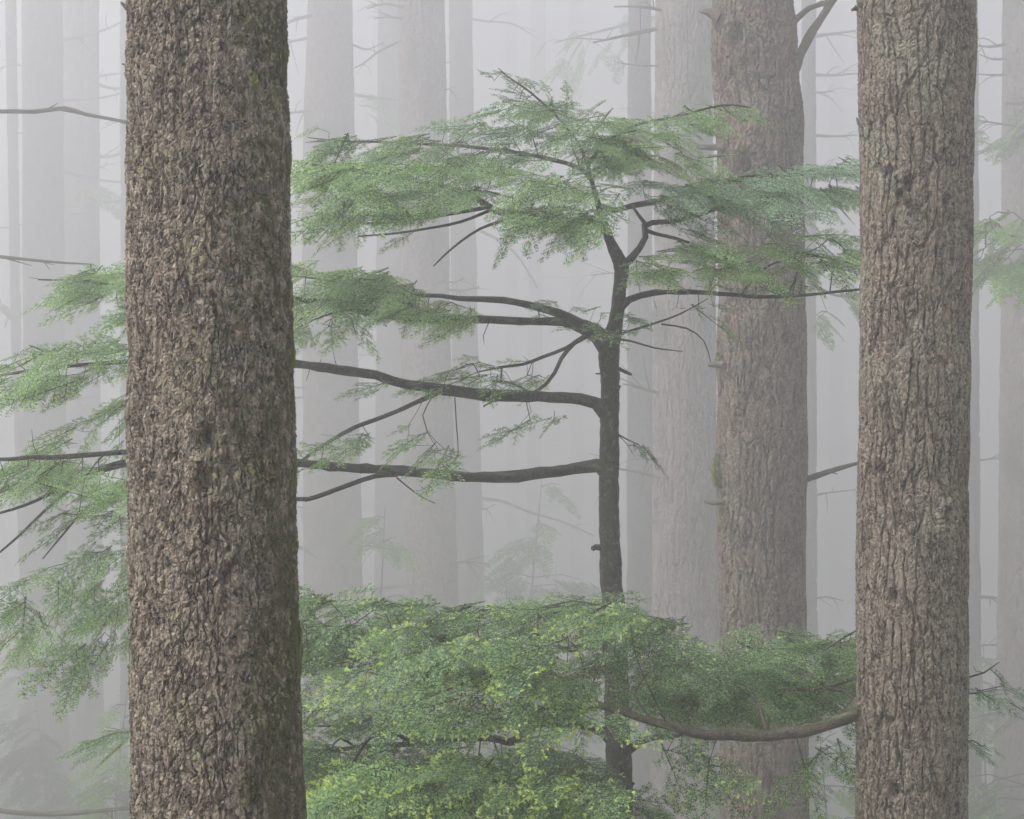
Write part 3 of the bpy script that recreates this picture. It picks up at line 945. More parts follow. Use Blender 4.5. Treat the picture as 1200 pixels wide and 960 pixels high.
# second storey: double limb from the knee to the left
limbC = PX(11.05, (712, 405, 11.0), (698, 392, 11.0), (683, 384), (660, 377), (640, 377), (563, 375), (497, 373), (440, 368), (397, 358), (367, 353), (300, 345), (200, 338), (100, 330), (45, 328))
radC = [a * k for a in (24, 20, 17, 11, 9, 9, 10, 9, 8, 7, 6, 4.5, 3, 1.5)]
limbC2 = PX(11.0, (690, 388), (665, 372), (630, 360), (590, 352), (537, 350), (517, 347), (470, 345), (420, 335), (360, 325), (300, 320))
radC2 = [a * k for a in (16, 12, 9, 8, 6, 5, 4.5, 3.5, 2.5, 1.5)]
leafy(tH, limbC, radC, [
    ([(85, 316, 345), (110, 308, 362), (150, 304, 372), (200, 302, 370)], 11.15, 0.35, 50, dict(layers=2, tone=0.5)),
    ([(200, 302, 370), (260, 300, 372), (345, 300, 374), (400, 305, 366), (450, 314, 360), (500, 338, 366), (550, 360, 380)], 11.0, 0.4, 92, dict(layers=2, tone=0.55)),
    ([(400, 312, 358), (450, 322, 362), (500, 340, 368), (560, 362, 380)], 10.85, 0.3, 40, dict(layers=2, tone=0.55, size=0.28)),
    ([(620, 352, 370), (660, 350, 385), (700, 358, 392), (740, 365, 395)], 10.9, 0.25, 24, dict(layers=2, sparse=True, out=(0, -1, 0), leaf=0.8, tone=0.3, size=0.22)),
    ([(343, 375, 390), (380, 375, 395), (420, 378, 400)], 10.9, 0.15, 7, dict(layers=1, sparse=True, pitch=-0.5)),
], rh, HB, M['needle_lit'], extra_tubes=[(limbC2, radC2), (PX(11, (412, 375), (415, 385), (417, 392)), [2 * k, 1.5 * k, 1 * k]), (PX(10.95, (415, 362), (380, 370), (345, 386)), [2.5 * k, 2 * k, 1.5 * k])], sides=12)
# crown, left side
limbD = PX(11.0, (709, 268), (700, 262, 10.98), (680, 262, 10.95), (640, 258, 10.9), (613, 252, 10.85), (593, 250, 10.8), (568, 240, 10.75), (555, 228, 10.7), (500, 215, 10.6), (440, 203, 10.6), (380, 195, 10.6), (345, 188, 10.6))
radD = [a * k for a in (13, 11, 10, 10, 9, 9, 8, 6, 5, 4, 2.5, 1.5)]
subD = [(PX(10.75, (570, 243), (550, 247), (505, 254), (463, 260), (420, 262), (390, 258)), [a * k for a in (5, 4.5, 4, 3.5, 2.5, 1.5)]),
        (PX(10.8, (575, 246), (540, 260), (500, 268), (460, 274), (420, 277)), [a * k for a in (4, 3.5, 3, 2.5, 1.5)]),
        (PX(10.9, (610, 253), (585, 260), (563, 268), (540, 283), (520, 300), (508, 312)), [a * k for a in (4, 3.5, 3, 2.8, 2.4, 1.4)])]
leafy(tH, limbD, radD, [
    ([(345, 172, 208), (400, 182, 255), (450, 190, 264), (500, 190, 258), (550, 192, 235)], 10.4, 0.38, 72, dict(layers=3, tone=0.55)),
    ([(550, 192, 238), (590, 188, 243), (640, 200, 268), (690, 210, 280), (735, 212, 255)], 10.5, 0.38, 60, dict(layers=2, tone=0.5)),
    ([(370, 240, 262), (430, 255, 285), (480, 258, 290)], 10.7, 0.2, 8, dict(layers=1, sparse=True, pitch=-0.5, limb=subD[0][0])),
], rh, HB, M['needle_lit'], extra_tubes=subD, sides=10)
# crown, back and top
limbE = PX(11.1, (693, 210, 11.0), (680, 198), (650, 188, 11.2), (600, 178, 11.3), (540, 172, 11.3), (470, 168, 11.3), (400, 165, 11.3), (360, 160, 11.3))
leafy(tH, limbE, [a * k for a in (6, 5.5, 5, 4.5, 4, 3, 2, 1)], [
    ([(370, 150, 172), (420, 165, 198), (470, 158, 202), (520, 148, 200), (570, 132, 198), (620, 112, 192), (670, 116, 190), (720, 125, 200), (760, 142, 190)], 11.1, 0.45, 104, dict(layers=3, tone=0.5)),
], rh, HB, HN)
limbF = PX(11.0, (688, 195), (700, 178), (720, 160), (745, 147, 10.95), (790, 137, 10.9), (830, 127, 10.9), (860, 123, 10.9), (880, 127, 10.9))
leafy(tH, limbF, [a * k for a in (6, 5, 4, 3.5, 3, 2.5, 2, 1)], [
    ([(690, 135, 178), (740, 130, 165), (790, 128, 162), (840, 121, 148), (880, 124, 134)], 10.9, 0.2, 42, dict(layers=2, out=(1, 0, 0), tone=0.6, size=0.24)),
    ([(690, 155, 195), (740, 162, 192), (780, 168, 196), (825, 184, 206)], 10.8, 0.3, 30, dict(layers=2, out=(1, -0.3, 0), tone=0.5, size=0.26, pitch=-0.25)),
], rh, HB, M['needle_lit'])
limbT = PX(11.0, (655, 140), (625, 112), (598, 92), (584, 80))
leafy(tH, PX(11.03, (672, 160), (655, 139), (625, 111), (598, 91), (588, 84)), [a * k for a in (3, 2.4, 2, 1.5, 1)], [
    ([(572, 82, 100), (600, 88, 125), (640, 102, 138), (680, 118, 140)], 11.05, 0.15, 26, dict(layers=3, sparse=True, size=0.17, out=(-0.8, 0, 0), pitch=0.45, tone=0.2, leaf=0.8)),
], rh, HB, M['needle'])
# crown, right side
limbG = PX(11.0, (700, 240), (720, 247), (735, 243), (783, 233), (830, 222, 10.95), (873, 208, 10.9), (930, 205, 10.9), (990, 205, 10.9), (1040, 205, 10.9))
leafy(tH, limbG, [a * k for a in (7, 7, 7, 6.5, 5.5, 4.5, 4, 3, 1.5)], [
    ([(755, 206, 238), (800, 210, 240), (850, 202, 240), (900, 196, 238)], 10.9, 0.3, 38, dict(layers=2, out=(1, -0.4, 0), tone=0.62)),
    ([(890, 196, 236), (950, 190, 238), (1003, 183, 238), (1045, 188, 232)], 10.9, 0.35, 56, dict(layers=2, out=(1, -0.4, 0), tone=0.7)),
], rh, HB, M['needle_blue'])
limbH = PX(11.0, (729, 312), (740, 303), (750, 290), (757, 278), (756, 265), (765, 261), (797, 258), (823, 250), (853, 240), (900, 232, 11.1), (950, 228, 11.1))
leafy(tH, limbH, [a * k for a in (10, 9, 8, 8, 7, 6, 5.5, 5, 4, 2.5, 1.2)], [
    ([(780, 242, 262), (840, 240, 285), (900, 240, 290), (940, 240, 275)], 11.1, 0.25, 26, dict(layers=3, sparse=True, out=(1, 0, 0), leaf=0.6, tone=0.25, size=0.22)),
], rh, HB, HN, extra_tubes=[(PX(11, (757, 270), (768, 274), (790, 279), (830, 292)), [a * k for a in (5, 4.5, 4, 2)]), (PX(10.95, (756, 262), (748, 252), (740, 240)), [a * k for a in (5, 4, 3)])])
limbI = PX(11.0, (728, 360), (737, 351), (767, 343), (797, 342), (830, 343), (870, 346), (910, 348), (950, 345), (1007, 340), (1050, 338))
leafy(tH, limbI, [a * k for a in (11, 9, 7, 6, 5, 4.5, 4, 3.5, 3, 2)], [
    ([(742, 303, 325), (770, 288, 328), (820, 280, 322), (870, 285, 322), (920, 278, 322), (960, 268, 318), (1005, 272, 312), (1050, 278, 308)], 10.8, 0.4, 74, dict(layers=3, out=(1, -0.4, 0), tone=0.62)),
    ([(760, 355, 380), (820, 350, 375), (870, 345, 350)], 10.9, 0.2, 10, dict(layers=1, sparse=True, out=(1, 0, 0), leaf=0.15)),
    ([(800, 330, 345), (900, 325, 345), (1000, 318, 340)], 10.9, 0.25, 16, dict(layers=1, sparse=True, out=(1, 0, 0), leaf=0.15)),
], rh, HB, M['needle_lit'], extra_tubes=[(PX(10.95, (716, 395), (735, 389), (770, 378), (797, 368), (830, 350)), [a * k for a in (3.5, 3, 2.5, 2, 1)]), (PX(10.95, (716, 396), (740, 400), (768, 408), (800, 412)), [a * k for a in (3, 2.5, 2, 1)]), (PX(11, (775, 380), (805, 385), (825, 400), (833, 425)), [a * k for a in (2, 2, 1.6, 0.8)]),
                                         (PX(11, (868, 346), (900, 312), (955, 300), (1007, 312)), [a * k for a in (3, 2.5, 2.2, 1.5)])])
# low limbs
limbJ = PX(11.0, (722, 872), (708, 858), (683, 850, 10.9), (660, 848, 10.7), (630, 848, 10.5), (610, 862, 10.3), (597, 870, 10.2), (563, 865, 10.0), (500, 870, 9.9), (430, 875, 9.8), (360, 880, 9.8), (250, 868, 9.9), (150, 858, 10.0), (100, 872, 10.0))
subJ = [(PX(10.3, (608, 865), (599, 845), (592, 828), (585, 815)), [a * k for a in (6, 5, 4, 2)]),
        (PX(10.0, (565, 866), (520, 850), (470, 838), (400, 850), (345, 850)), [a * k for a in (5, 3.5, 3, 2.5, 1.5)]),
        (PX(9.9, (480, 838), (440, 862), (405, 885)), [a * k for a in (3.5, 3, 1.5)]), (PX(9.9, (476, 840), (450, 870), (430, 900)), [a * k for a in (3, 2.5, 1)]),
        (PX(9.9, (545, 848), (500, 848), (478, 862), (470, 872)), [a * k for a in (3, 2.5, 2.2, 1.2)])]
leafy(tH, limbJ, [a * k for a in (18, 13, 11, 10.5, 10, 10, 9, 7, 5.5, 5, 4.5, 4, 3, 1.5)], [
    ([(300, 862, 985), (345, 858, 975), (400, 866, 975), (450, 868, 980), (500, 866, 985), (560, 866, 990), (620, 868, 990), (680, 880, 1000)], 9.7, 0.6, 98, dict(layers=4, shoot=0.25, shootp=0.45, tone=0.4)),
    ([(380, 905, 940), (440, 890, 935), (500, 885, 930), (560, 880, 925), (600, 890, 930), (660, 900, 950), (700, 900, 960)], 8.5, 0.3, 74, dict(layers=2, shoot=0.8, shootp=0.7, tone=0.55)),
    ([(105, 868, 888), (130, 852, 882), (160, 845, 872), (230, 845, 872)], 10.0, 0.2, 20, dict(layers=2, tone=0.6, size=0.27)),
    ([(330, 870, 960), (400, 872, 965), (460, 880, 965)], 9.3, 0.3, 34, dict(layers=3, shoot=0.5, shootp=0.4, tone=0.4)),
    ([(640, 870, 905), (690, 880, 940), (735, 930, 985), (765, 950, 1000)], 9.6, 0.3, 26, dict(layers=2, shoot=0.1, tone=0.45, out=(0.2, -1, 0))),
    ([(350, 825, 855), (450, 830, 860), (540, 838, 866)], 10.0, 0.4, 44, dict(layers=3, sparse=True, leaf=0.7, limb=subJ[1][0])),
], rh, HB, HN, extra_tubes=subJ, sides=10)
bare_branch(tH, PX(11.0, (730, 884), (738, 878), (753, 868), (768, 864), (783, 863), (800, 862)), [a * k for a in (14, 11, 8.5, 7, 6, 4)], rh, HB)
# dead stubs on the trunk
for pts, rad in (([(725, 432), (733, 436), (740, 439)], (5, 4, 3)), ([(710, 438), (703, 438), (698, 438)], (3, 2, 1.5)), ([(706, 642), (698, 641), (694, 643)], (8, 7, 6)),
                 ([(732, 925), (741, 922)], (8, 4)), ([(742, 917), (738, 924)], (5, 3)), ([(722, 460), (727, 452)], (5, 2))):
    bare_branch(tH, PX(10.98, *pts), [a * k for a in rad], rh, HB, 0, 'branch_stub', 0.02)
leafy(tH, PX(10.95, (722, 508), (735, 515), (750, 522)), [2 * k, 1.6 * k, 1 * k], [([(726, 512, 535), (760, 518, 535)], 10.95, 0.1, 4, dict(layers=1, sparse=True, out=(1, 0, 0), size=0.16, pitch=-0.6))], rh, HB, HN)

# ================================================================== trunk in the middle distance
D_M = 19.5
rm = np.random.default_rng(44)
rows_m = [(0, 835, 929), (28, 834, 934), (65, 834, 936), (100, 836, 937), (130, 837, 942), (180, 840, 941), (250, 841, 942), (350, 842, 944), (420, 840, 946), (480, 841, 946), (555, 839, 946), (640, 842, 945), (800, 843, 945), (960, 845, 947)]


def moss_m(TH, Z, X, Y):
    return sstep(0.45, 0.9, 0.45 * sstep(-0.9, -1.5, TH) + 0.65 * fbm(X * 2.5, Y * 2.5, Z * 1.2, 90, 3)) * 0.6


tM = thing('conifer_tree', base_of(rows_m, D_M), 'grey brown trunk behind the right one, hazed, with broken mossy stubs', 'tree', 'trunks in the thin fog')
trunk_mesh(rows_m, D_M, 'furrow', 300, 0.0085, 0.0085, k=1.35, moss=moss_m, root=tM, mat=M['bark_mid'], knots=[(858, 50, 14), (868, 200, 16)], depth=0.025)
q = ppm(D_M) / 2
dM = 19.2
bare_branch(tM, PX(D_M, (932, 82), (939, 62), (950, 40), (962, 22), (980, -5), (1000, -30)), [a * q for a in (12, 10, 11, 9, 8, 6)], rm, M['dead'], 2, tl=0.35)
bare_branch(tM, PX(D_M, (928, 28), (936, 20), (948, 10), (962, 5), (975, 2)), [a * q for a in (8, 7, 6, 6, 4)], rm, M['dead'], 1, tl=0.3)
bare_branch(tM, PX(dM, (944, 562, 19.5), (962, 556), (983, 549), (1006, 543), (1030, 540)), [a * q for a in (8, 7, 6, 4, 2)], rm, M['deaddark'], 3, tl=0.4)
for pts, rad in (([(842, 20), (830, 14), (820, 13)], (16, 10, 4)), ([(848, 172), (832, 173), (817, 172)], (8, 7, 5)), ([(846, 428), (838, 427), (831, 428)], (9, 7, 5)), ([(848, 588), (834, 590), (825, 588)], (6, 5, 2))):
    bare_branch(tM, PX(dM + 0.1, *pts), [a * q for a in rad], rm, M['dead'], 0, 'branch_stub', 0.04)
for (mx, my, s, zz, n) in ((839, 24, 0.03, 0.05, 260), (840, 552, 0.04, 0.10, 420), (842, 208, 0.03, 0.04, 160), (842, 422, 0.025, 0.05, 140)):
    moss_tuft(tM, P(mx, my, D_M - 0.12), s, zz, n, rm)

# ================================================================== trunks fading into the fog
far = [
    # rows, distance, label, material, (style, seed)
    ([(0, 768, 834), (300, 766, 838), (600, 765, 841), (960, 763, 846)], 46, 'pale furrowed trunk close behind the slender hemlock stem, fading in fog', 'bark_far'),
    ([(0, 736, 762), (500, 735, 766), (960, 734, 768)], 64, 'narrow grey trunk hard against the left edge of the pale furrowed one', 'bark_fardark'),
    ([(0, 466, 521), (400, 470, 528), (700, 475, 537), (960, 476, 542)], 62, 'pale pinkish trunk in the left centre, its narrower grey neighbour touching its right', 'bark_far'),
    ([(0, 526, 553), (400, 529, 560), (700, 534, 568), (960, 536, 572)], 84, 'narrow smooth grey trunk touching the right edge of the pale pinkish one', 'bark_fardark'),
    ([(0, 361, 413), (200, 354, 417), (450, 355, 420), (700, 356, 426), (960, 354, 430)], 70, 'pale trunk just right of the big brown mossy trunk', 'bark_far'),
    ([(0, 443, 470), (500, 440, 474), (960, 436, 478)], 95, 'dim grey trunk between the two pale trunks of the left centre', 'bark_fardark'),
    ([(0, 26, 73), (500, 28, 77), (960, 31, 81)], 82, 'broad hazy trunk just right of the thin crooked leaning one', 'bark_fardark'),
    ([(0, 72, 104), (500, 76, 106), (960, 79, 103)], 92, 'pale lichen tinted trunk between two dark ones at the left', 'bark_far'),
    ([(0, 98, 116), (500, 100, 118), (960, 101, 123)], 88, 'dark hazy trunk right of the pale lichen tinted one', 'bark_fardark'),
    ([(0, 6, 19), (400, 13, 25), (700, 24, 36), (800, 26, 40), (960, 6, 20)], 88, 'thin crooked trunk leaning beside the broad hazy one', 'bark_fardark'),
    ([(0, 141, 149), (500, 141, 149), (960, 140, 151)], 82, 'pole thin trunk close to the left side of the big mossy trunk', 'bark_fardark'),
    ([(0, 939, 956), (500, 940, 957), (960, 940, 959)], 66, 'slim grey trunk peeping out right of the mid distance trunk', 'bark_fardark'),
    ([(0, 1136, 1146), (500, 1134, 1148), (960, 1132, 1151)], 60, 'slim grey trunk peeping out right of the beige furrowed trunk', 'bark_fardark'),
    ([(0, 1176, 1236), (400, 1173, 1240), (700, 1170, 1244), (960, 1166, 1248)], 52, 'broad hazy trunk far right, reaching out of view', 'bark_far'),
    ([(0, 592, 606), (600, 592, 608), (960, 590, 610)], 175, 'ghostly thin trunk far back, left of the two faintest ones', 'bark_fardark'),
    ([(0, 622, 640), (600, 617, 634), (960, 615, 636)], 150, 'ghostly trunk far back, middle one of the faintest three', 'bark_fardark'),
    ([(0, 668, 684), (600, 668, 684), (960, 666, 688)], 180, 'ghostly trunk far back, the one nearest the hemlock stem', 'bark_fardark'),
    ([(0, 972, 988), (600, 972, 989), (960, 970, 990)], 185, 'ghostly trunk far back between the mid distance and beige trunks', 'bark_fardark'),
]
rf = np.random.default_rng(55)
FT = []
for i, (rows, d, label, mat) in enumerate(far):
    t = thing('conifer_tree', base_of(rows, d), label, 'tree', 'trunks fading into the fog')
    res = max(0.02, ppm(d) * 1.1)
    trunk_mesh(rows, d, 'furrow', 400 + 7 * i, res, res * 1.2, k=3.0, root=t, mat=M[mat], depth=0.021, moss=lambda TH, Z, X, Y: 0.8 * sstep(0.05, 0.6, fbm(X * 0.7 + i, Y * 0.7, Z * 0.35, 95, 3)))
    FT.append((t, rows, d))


def dead(ti, pts, w, dz=0.0, mat='deaddark', tw=3, tl=0.9):
    t, rows, d = FT[ti]
    k_ = ppm(d) / 2
    bare_branch(t, PX(d + dz, *pts), [w * k_ * a for a in np.linspace(1, 0.4, len(pts))], rf, M[mat], tw, step=0.15, sides=6, tl=tl)


dead(0, [(770, 34), (740, 40), (718, 45), (695, 50)], 5, -0.8)
dead(0, [(775, 12), (750, 8), (720, 8)], 4, -0.8)
dead(0, [(775, 560), (740, 552), (712, 548)], 4, -0.9, 'dead')
dead(0, [(770, 460), (745, 453), (730, 450)], 4, -0.9)
dead(2, [(472, 8), (450, 5), (430, 10)], 4, -0.8)
dead(2, [(472, 22), (455, 20), (438, 22)], 3, -0.8)
dead(2, [(470, 48), (445, 60), (425, 75), (415, 80)], 3, -0.8)
dead(4, [(412, 52), (430, 58), (450, 50)], 3, -0.8)
dead(4, [(366, 18), (350, 22), (336, 28)], 5, -0.8)
dead(4, [(360, 45), (345, 48), (330, 52)], 4, -0.8)
dead(4, [(362, 130), (345, 132), (330, 133)], 4, -0.8)
dead(3, [(550, 22), (570, 25), (600, 28), (622, 40)], 3, -0.6)
dead(3, [(562, 270), (590, 285), (610, 305), (630, 338)], 4, -0.6)
dead(3, [(565, 584), (590, 588), (620, 600), (660, 612), (696, 628)], 4, -0.6)
dead(3, [(566, 676), (585, 684), (610, 698)], 5, -0.6)
dead(2, [(480, 685), (465, 687), (440, 690), (420, 692)], 4, -0.7, 'dead')
dead(6, [(72, 47), (100, 42), (130, 32), (152, 20)], 4, -0.8)
dead(6, [(70, 118), (110, 116), (150, 108)], 3.5, -0.8)
dead(8, [(104, 92), (118, 100), (135, 104), (152, 102)], 5, -0.6)
dead(8, [(106, 92), (125, 88), (150, 85)], 3.5, -0.6)
dead(8, [(104, 180), (125, 184), (150, 178)], 5, -0.6)
dead(9, [(22, 375), (8, 365), (-10, 350)], 14, -0.2)
dead(9, [(14, 895), (28, 897), (42, 902)], 10, -0.2)
dead(9, [(14, 893), (0, 892), (-20, 896)], 7, -0.2)
dead(11, [(955, 42), (975, 40), (1003, 36)], 5, -0.5)
dead(11, [(955, 88), (980, 88), (1005, 86)], 4, -0.5)
dead(11, [(955, 159), (980, 160), (1005, 158)], 3.5, -0.5)
dead(11, [(956, 580), (975, 577), (1003, 574)], 3, -0.5)
dead(13, [(1178, 52), (1160, 55), (1135, 52)], 4, -0.8)
dead(13, [(1180, 88), (1160, 88), (1135, 86)], 3, -0.8)
dead(13, [(1215, 150), (1190, 164), (1165, 172), (1130, 188)], 5, -6, 'deaddark', 2)
dead(13, [(1230, 120), (1205, 121), (1190, 122), (1177, 121)], 7, -1.2)
dead(13, [(1172, 835), (1155, 838), (1140, 842)], 4, -0.8)
dead(12, [(1148, 700), (1160, 700), (1178, 703)], 5, -0.5)


for ti, (t_, rows_, d_) in enumerate(FT):
    for _ in range(5 + (ti % 4)):
        yy = rf.uniform(30, 900)
        xl = np.interp(yy, [r_[0] for r_ in rows_], [r_[1] for r_ in rows_])
        xr = np.interp(yy, [r_[0] for r_ in rows_], [r_[2] for r_ in rows_])
        sd_ = rf.choice([-1, 1])
        x0 = xl + 4 if sd_ < 0 else xr - 4
        L_ = rf.uniform(10, 52)
        dead(ti, [(x0, yy), (x0 + sd_ * L_ * 0.5, yy - rf.uniform(-3, 3)), (x0 + sd_ * L_, yy + rf.uniform(-6, 5))], rf.uniform(1.8, 3.6), -0.4, 'deaddark', 5, 0.9)


# a tree standing left of the frame reaches in with two dead branches
rows_o = [(0, -110, -40), (480, -112, -40), (960, -114, -38)]
t = thing('conifer_tree', base_of(rows_o, 26), 'tree known only by its thin dead branches crossing the fog left of the mossy trunk', 'tree', 'trunks in the thin fog')
trunk_mesh(rows_o, 26, 'furrow', 700, 0.03, 0.04, k=2.0, root=t, mat=M['bark_mid'])
q26 = ppm(26) / 2
bare_branch(t, PX(25.6, (-50, 138), (0, 131), (40, 131), (76, 127), (100, 134), (150, 143), (200, 150)), [a * q26 for a in (6, 5, 5, 5, 4, 3.5, 2)], rf, M['deaddark'], 5, step=0.1, tl=0.5)
bare_branch(t, PX(25.6, (-50, 296), (0, 301), (60, 307), (110, 310)), [a * q26 for a in (5, 4, 3, 1.5)], rf, M['deaddark'], 3, step=0.1, tl=0.4)
bare_branch(t, PX(25.6, (-50, 935), (0, 950), (60, 954), (120, 950), (160, 946)), [a * q26 for a in (7, 6, 6, 5, 4)], rf, M['dead'], 2, step=0.1, tl=0.4)


# ---- leafy boughs and saplings seen through the fog
def far_bough(ti, st, d, dr, n, limb, mat, size=1.1, pitch=-0.35, out=(-1, 0, 0), leafd=None, w=5):
    t, rows, d_ = FT[ti]
    lp, lr = catmull(PX(d, *limb), [w * ppm(d) / 2 * a for a in np.linspace(1, 0.3, len(limb))], 0.15)
    g = Geo()
    g.tube(lp, lr, 6, 0.12, 3)
    pts = pad_points(st, d, dr, n, 2, rf)
    par, order = grow(lp, pts, rf)
    fo = Foliage()
    for i in order:
        p0 = lp[-1 - par[i]] if par[i] < 0 else pts[par[i]]
        g.tube(np.array([p0, (p0 + pts[i]) / 2 + [0, 0, 0.05], pts[i]]), [0.012, 0.010, 0.006], 4)
        yaw = rf.normal() * 0.8
        o2 = np.array([out[0] * math.cos(yaw) - out[1] * math.sin(yaw), out[0] * math.sin(yaw) + out[1] * math.cos(yaw), pitch + 0.15 * rf.normal()])
        fo.stamp(TPL_FAR[rf.integers(len(TPL_FAR))], pts[i], o2, np.array([0.25 * rf.normal(), -0.25, 1.0]), size * (0.6 + 0.7 * rf.random()), rf, 0, 0.5)
    b = g.build('branch', M['deaddark'], t)
    fo.build(b, mat)


far_bough(13, [(1130, 235, 300), (1160, 240, 320), (1200, 235, 340), (1250, 240, 330)], 31, 1.0, 46, [(1260, 300), (1220, 285), (1180, 275), (1140, 270)], M['shrub'], 0.8)
far_bough(13, [(1130, 130, 160), (1170, 125, 170), (1215, 130, 190)], 46, 1.0, 14, [(1240, 160), (1200, 150), (1140, 140)], M['needle'], 1.0)
far_bough(11, [(945, 350, 385), (975, 335, 380), (1005, 335, 375), (1040, 340, 370)], 40, 0.8, 22, [(946, 330), (975, 345), (1010, 350)], M['shrub'], 0.8, out=(1, 0, 0))
far_bough(0, [(640, 40, 95), (690, 20, 80), (740, 10, 60), (770, 10, 40)], 78, 1.2, 16, [(770, 20), (730, 30), (690, 40), (650, 50)], M['needle'], 1.4, -0.7)
far_bough(4, [(415, 110, 150), (450, 100, 160), (475, 105, 150)], 85, 1.2, 9, [(410, 110), (440, 115), (475, 118)], M['needle'], 2.0, out=(1, 0, 0))
far_bough(6, [(90, 215, 250), (130, 205, 250), (155, 205, 250)], 85, 1.2, 10, [(70, 200), (110, 210), (155, 215)], M['needle'], 2.0, out=(1, 0, 0))


def sapling(px, d, top_py, spread, nwh, mat, label, r, name='hemlock_sapling', group='saplings in the fog', size=1.1, leafmat=None):
    x = (px - 600) * ppm(d)
    gz = float(ground_z(x, d))
    top = CAM_Z - (top_py - 480) * ppm(d)
    t = thing(name, (x, d, gz), label, 'sapling', group)
    H = top - gz
    g = Geo()
    lean = r.normal(size=2) * 0.06 * H
    tpz, trr = catmull([np.array([x, d, gz - 0.2]), np.array([x + lean[0] * 0.3, d + lean[1] * 0.3, gz + H * 0.5]), np.array([x + lean[0], d + lean[1], top])], [0.007 * H, 0.004 * H, 0.008], 0.3)
    g.tube(tpz, trr, 8, 0.1, 9)
    g.build('trunk', M['bark_fardark'], t)
    for w in range(nwh):
        f = 0.30 + 0.68 * (w + r.random() * 0.6) / nwh
        i = int(f * (len(tpz) - 1))
        for b in range(4):
            az = r.random() * 2 * PI
            i = int(np.clip(f + 0.06 * r.normal(), 0.2, 0.98) * (len(tpz) - 1))
            L = spread * (1 - f) ** 0.7 * (0.25 + 1.1 * r.random()) + 0.3
            o = np.array([math.cos(az), math.sin(az), 0])
            e = tpz[i] + o * L + np.array([0, 0, L * (-0.15 + 0.25 * r.normal())])
            gb, fo = Geo(), Foliage()
            gb.tube(np.array([tpz[i], (tpz[i] + e) / 2 + [0, 0, 0.10 * L], e]), [0.018, 0.013, 0.006], 4)
            for q_ in np.arange(0.35, 1.0, max(0.10, 0.32 / L)):
                s = size * (0.6 + 0.6 * r.random())
                ax = o + np.array([-o[1], o[0], 0]) * r.normal() * 0.7 + np.array([0, 0, -0.35 + 0.15 * r.normal()])
                fo.stamp(TPL_FAR[r.integers(len(TPL_FAR))], tpz[i] + (e - tpz[i]) * q_, ax, np.array([0.2 * r.normal(), 0.2 * r.normal(), 1]), s, r, 0, 0.5)
            br = gb.build('branch', M['deaddark'], t)
            fo.build(br, leafmat or mat)


rs = np.random.default_rng(66)
sapling(436, 52, 592, 1.0, 7, M['shrub'], 'lime green sapling glowing between two pale trunks of the left centre', rs, size=1.2)
sapling(347, 50, 610, 1.2, 6, M['shrub'], 'bright green sapling showing at the right edge of the big mossy trunk', rs, size=1.2)
sapling(605, 68, 560, 3.0, 7, M['needle'], 'dull green sapling in the open fog left of the hemlock stem', rs, size=1.6)
sapling(655, 88, 660, 3.5, 6, M['needle'], 'dim bushy sapling low in the fog beside the hemlock stem', rs, size=1.8)
sapling(128, 46, 795, 0.9, 5, M['shrub'], 'bright green sapling in the gap left of the big mossy trunk', rs, size=1.1)
sapling(975, 44, 850, 2.0, 6, M['shrub'], 'low green sapling between the mid distance and beige trunks', rs, size=1.3)
sapling(1158, 56, 760, 1.8, 6, M['needle'], 'dim sapling low down beside the beige furrowed trunk', rs, size=1.3)
sapling(15, 84, 700, 2.5, 6, M['needle'], 'dim sapling at the foot of the thin crooked leaning trunk', rs, size=1.5)

sapling(585, 50, 690, 3.2, 7, M['needle'], 'grey green sapling low in the fog right of the pale pinkish trunk', rs, size=1.4)
sapling(660, 58, 735, 3.0, 6, M['fern'], 'dusky sapling whose tip just clears the lower sprays near the hemlock stem', rs, size=1.5)
sapling(395, 62, 690, 2.8, 6, M['needle'], 'grey green sapling rising behind the lower sprays in front of a pale trunk', rs, size=1.3)
sapling(948, 48, 905, 2.2, 6, M['shrub'], 'bright low sapling at the foot of the mid distance trunk', rs, size=1.1)
sapling(60, 62, 820, 2.6, 6, M['fern'], 'dusky sapling at the foot of the broad hazy trunk', rs, size=1.4)
sapling(1190, 44, 720, 2.2, 6, M['needle'], 'grey green sapling in front of the far right trunk', rs, size=1.1)
sapling(140, 46, 885, 1.1, 6, M['shrub'], 'small bright sapling hidden low behind the pole thin trunk', rs, size=1.0)


# logs and undergrowth on the slope
def log(pts, rad, label, seed):
    P0 = [np.array([p[0], p[1], float(ground_z(p[0], p[1])) + p[2]]) for p in pts]
    lp, lr = catmull(P0, rad, 0.12)
    g = Geo()
    g.tube(lp, lr, 14, 0.12, seed)
    mid = P0[0]
    t = thing('fallen_log', mid, label, 'log', 'fallen logs')
    g.build('log_body', M['dead'], t)
    bare_branch(t, [lp[len(lp) // 2], lp[len(lp) // 2] + np.array([0.1, -0.3, 0.7]), lp[len(lp) // 2] + np.array([0.3, -0.4, 1.2])], [0.06, 0.04, 0.02], rf, M['dead'], 2, 'branch_stub', 0.1)


log([(-19, 86, 0.4), (-26, 89, 0.5), (-33, 90, 0.6)], [0.35, 0.3, 0.22], 'pale fallen log lying across the slope at the lower left', 5)
log([(22, 92, 0.4), (28, 90, 0.5), (36, 93, 0.4)], [0.35, 0.3, 0.2], 'dim fallen log on the slope at the lower right', 6)


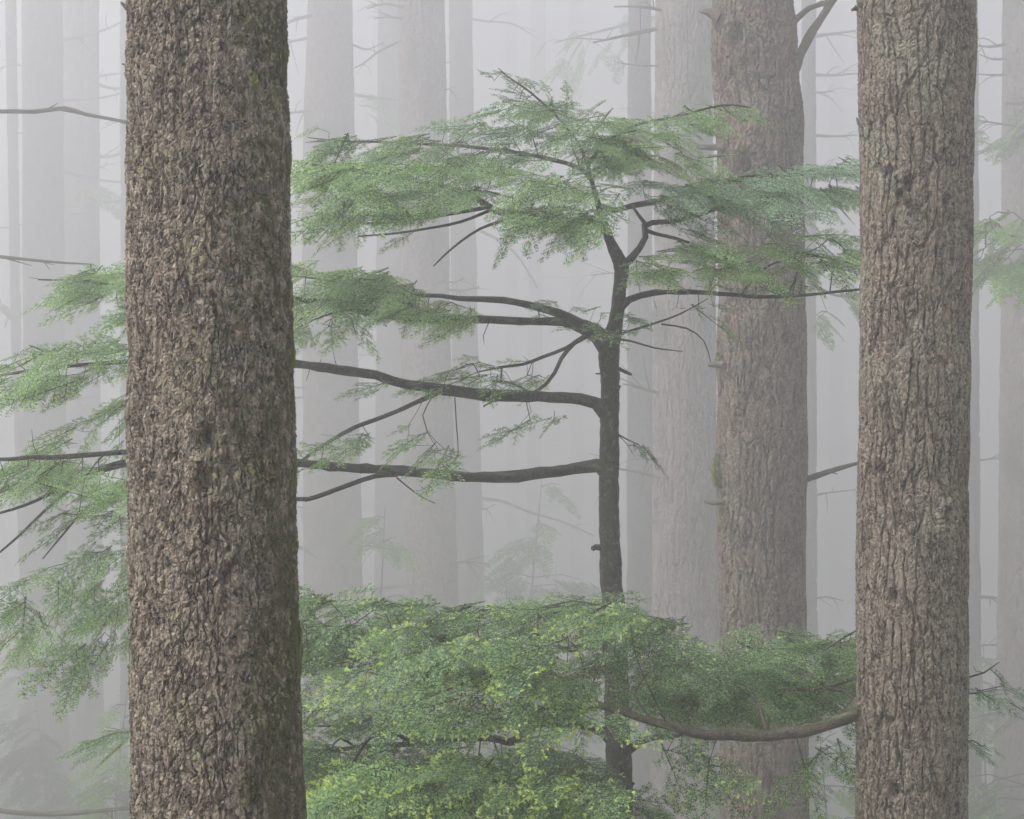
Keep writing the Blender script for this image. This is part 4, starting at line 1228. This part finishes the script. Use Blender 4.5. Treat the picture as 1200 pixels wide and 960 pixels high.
def undergrowth():
    r = np.random.default_rng(77)
    Q, A = [], []
    n = 2600
    y = 14 + 116 * r.random(n) ** 0.8
    x = (r.random(n) - 0.5) * (0.62 * y + 8)
    z = ground_z(x, y)
    keep = noise3(x * 0.15, y * 0.15, 0 * x, 5) > -0.25
    for xx, yy, zz in zip(x[keep], y[keep], z[keep]):
        m = 9
        az = r.random(m) * 2 * PI
        L = 0.5 + 0.5 * r.random(m)
        o = np.stack([np.cos(az), np.sin(az), np.zeros(m)], 1)
        s = np.stack([-np.sin(az), np.cos(az), np.zeros(m)], 1)
        b = np.array([xx, yy, zz]) + 0 * o
        u = np.array([0, 0, 1.0])
        for a0, a1, w0, w1 in ((0.0, 0.4, 0.02, 0.11), (0.4, 0.75, 0.11, 0.08), (0.75, 1.0, 0.08, 0.01)):
            h = lambda a: (0.95 * a - 0.62 * a * a * 1.2)
            p0 = b + o * (L * a0)[:, None] + u * (L * h(a0) * 1.1)[:, None]
            p1 = b + o * (L * a1)[:, None] + u * (L * h(a1) * 1.1)[:, None]
            Q.append(np.stack([p0 - s * w0, p0 + s * w0, p1 + s * w1, p1 - s * w1], 1))
            A.append(np.repeat(r.random(m), 4))
    V = np.concatenate(Q).reshape(-1, 3)
    a = np.concatenate(A)[:, None]
    o = mesh_obj('undergrowth', V, np.arange(len(V)).reshape(-1, 4), M['fern'], None, np.repeat(a, 3, 1), 'leaf', None, smooth=False)
    o['kind'] = 'stuff'
    o['label'] = 'ferny green undergrowth covering the forest floor'
    o['category'] = 'undergrowth'


undergrowth()


# ================================================================== fog
HAZE = 0.0205
bpy.ops.mesh.primitive_cube_add(size=1)
hz = bpy.context.object
hz.name = 'haze'
hz.data.name = 'haze'
hz.scale = (300, 330, 88)
hz.location = (0, 115, 4)
bpy.context.view_layer.update()
hz['kind'] = 'stuff'
hz['label'] = 'pale even fog filling the whole forest'
hz['category'] = 'fog'
m, nt = new_mat('fog')
v = nd(nt, 'ShaderNodeVolumePrincipled')
v.inputs['Color'].default_value = (0.989, 0.982, 0.994, 1)
v.inputs['Density'].default_value = HAZE
v.inputs['Anisotropy'].default_value = 0.66
o = nd(nt, 'ShaderNodeOutputMaterial')
nt.links.new(v.outputs[0], o.inputs['Volume'])
hz.data.materials.append(m)

# ================================================================== light
ELEV, AZ = math.radians(36), math.radians(-108)      # azimuth from +Y towards +X
w = bpy.data.worlds.new('World')
scene.world = w
w.use_nodes = True
nt = w.node_tree
nt.nodes.clear()
sky = nd(nt, 'ShaderNodeTexSky', sky_type='NISHITA')
sky.sun_disc = False
sky.sun_elevation = ELEV
sky.sun_rotation = AZ
sky.dust_density = 2
sky.air_density = 1.0
hs = nd(nt, 'ShaderNodeHueSaturation')
hs.inputs['Saturation'].default_value = 0.27
bg = nd(nt, 'ShaderNodeBackground')
bg.inputs[1].default_value = 0.06
ow = nd(nt, 'ShaderNodeOutputWorld')
nt.links.new(sky.outputs[0], hs.inputs['Color'])
nt.links.new(hs.outputs[0], bg.inputs[0])
nt.links.new(bg.outputs[0], ow.inputs[0])
sl = bpy.data.lights.new('sun', 'SUN')
sl.energy = 1.5
sl.angle = math.radians(40)
sl.color = (1.0, 0.985, 0.96)
so = bpy.data.objects.new('sun', sl)
COL.objects.link(so)
from mathutils import Vector
sd = Vector((math.sin(AZ) * math.cos(ELEV), math.cos(AZ) * math.cos(ELEV), math.sin(ELEV)))
so.rotation_euler = sd.to_track_quat('Z', 'Y').to_euler()
so.location = (0, 0, 60)

# ================================================================== camera
cam = bpy.data.cameras.new('camera')
cam.lens = 36 / FW
cam.sensor_width = 36
cam.clip_start = 0.1
cam.clip_end = 3000
co = bpy.data.objects.new('camera', cam)
co.location = (0, 0, CAM_Z)
co.rotation_euler = (PI / 2, 0, 0)
COL.objects.link(co)
scene.camera = co

scene.view_settings.view_transform = 'Standard'
scene.view_settings.look = 'None'
scene.view_settings.gamma = 1
scene.view_settings.use_curve_mapping = False
scene.view_settings.exposure = 2.08
c = scene.cycles
c.use_denoising = True
c.denoiser = 'OPENIMAGEDENOISE'
c.max_bounces = 6
c.diffuse_bounces = 3
c.glossy_bounces = 2
c.transmission_bounces = 2
c.volume_bounces = 3
c.transparent_max_bounces = 4
c.use_adaptive_sampling = True
c.adaptive_threshold = 0.015
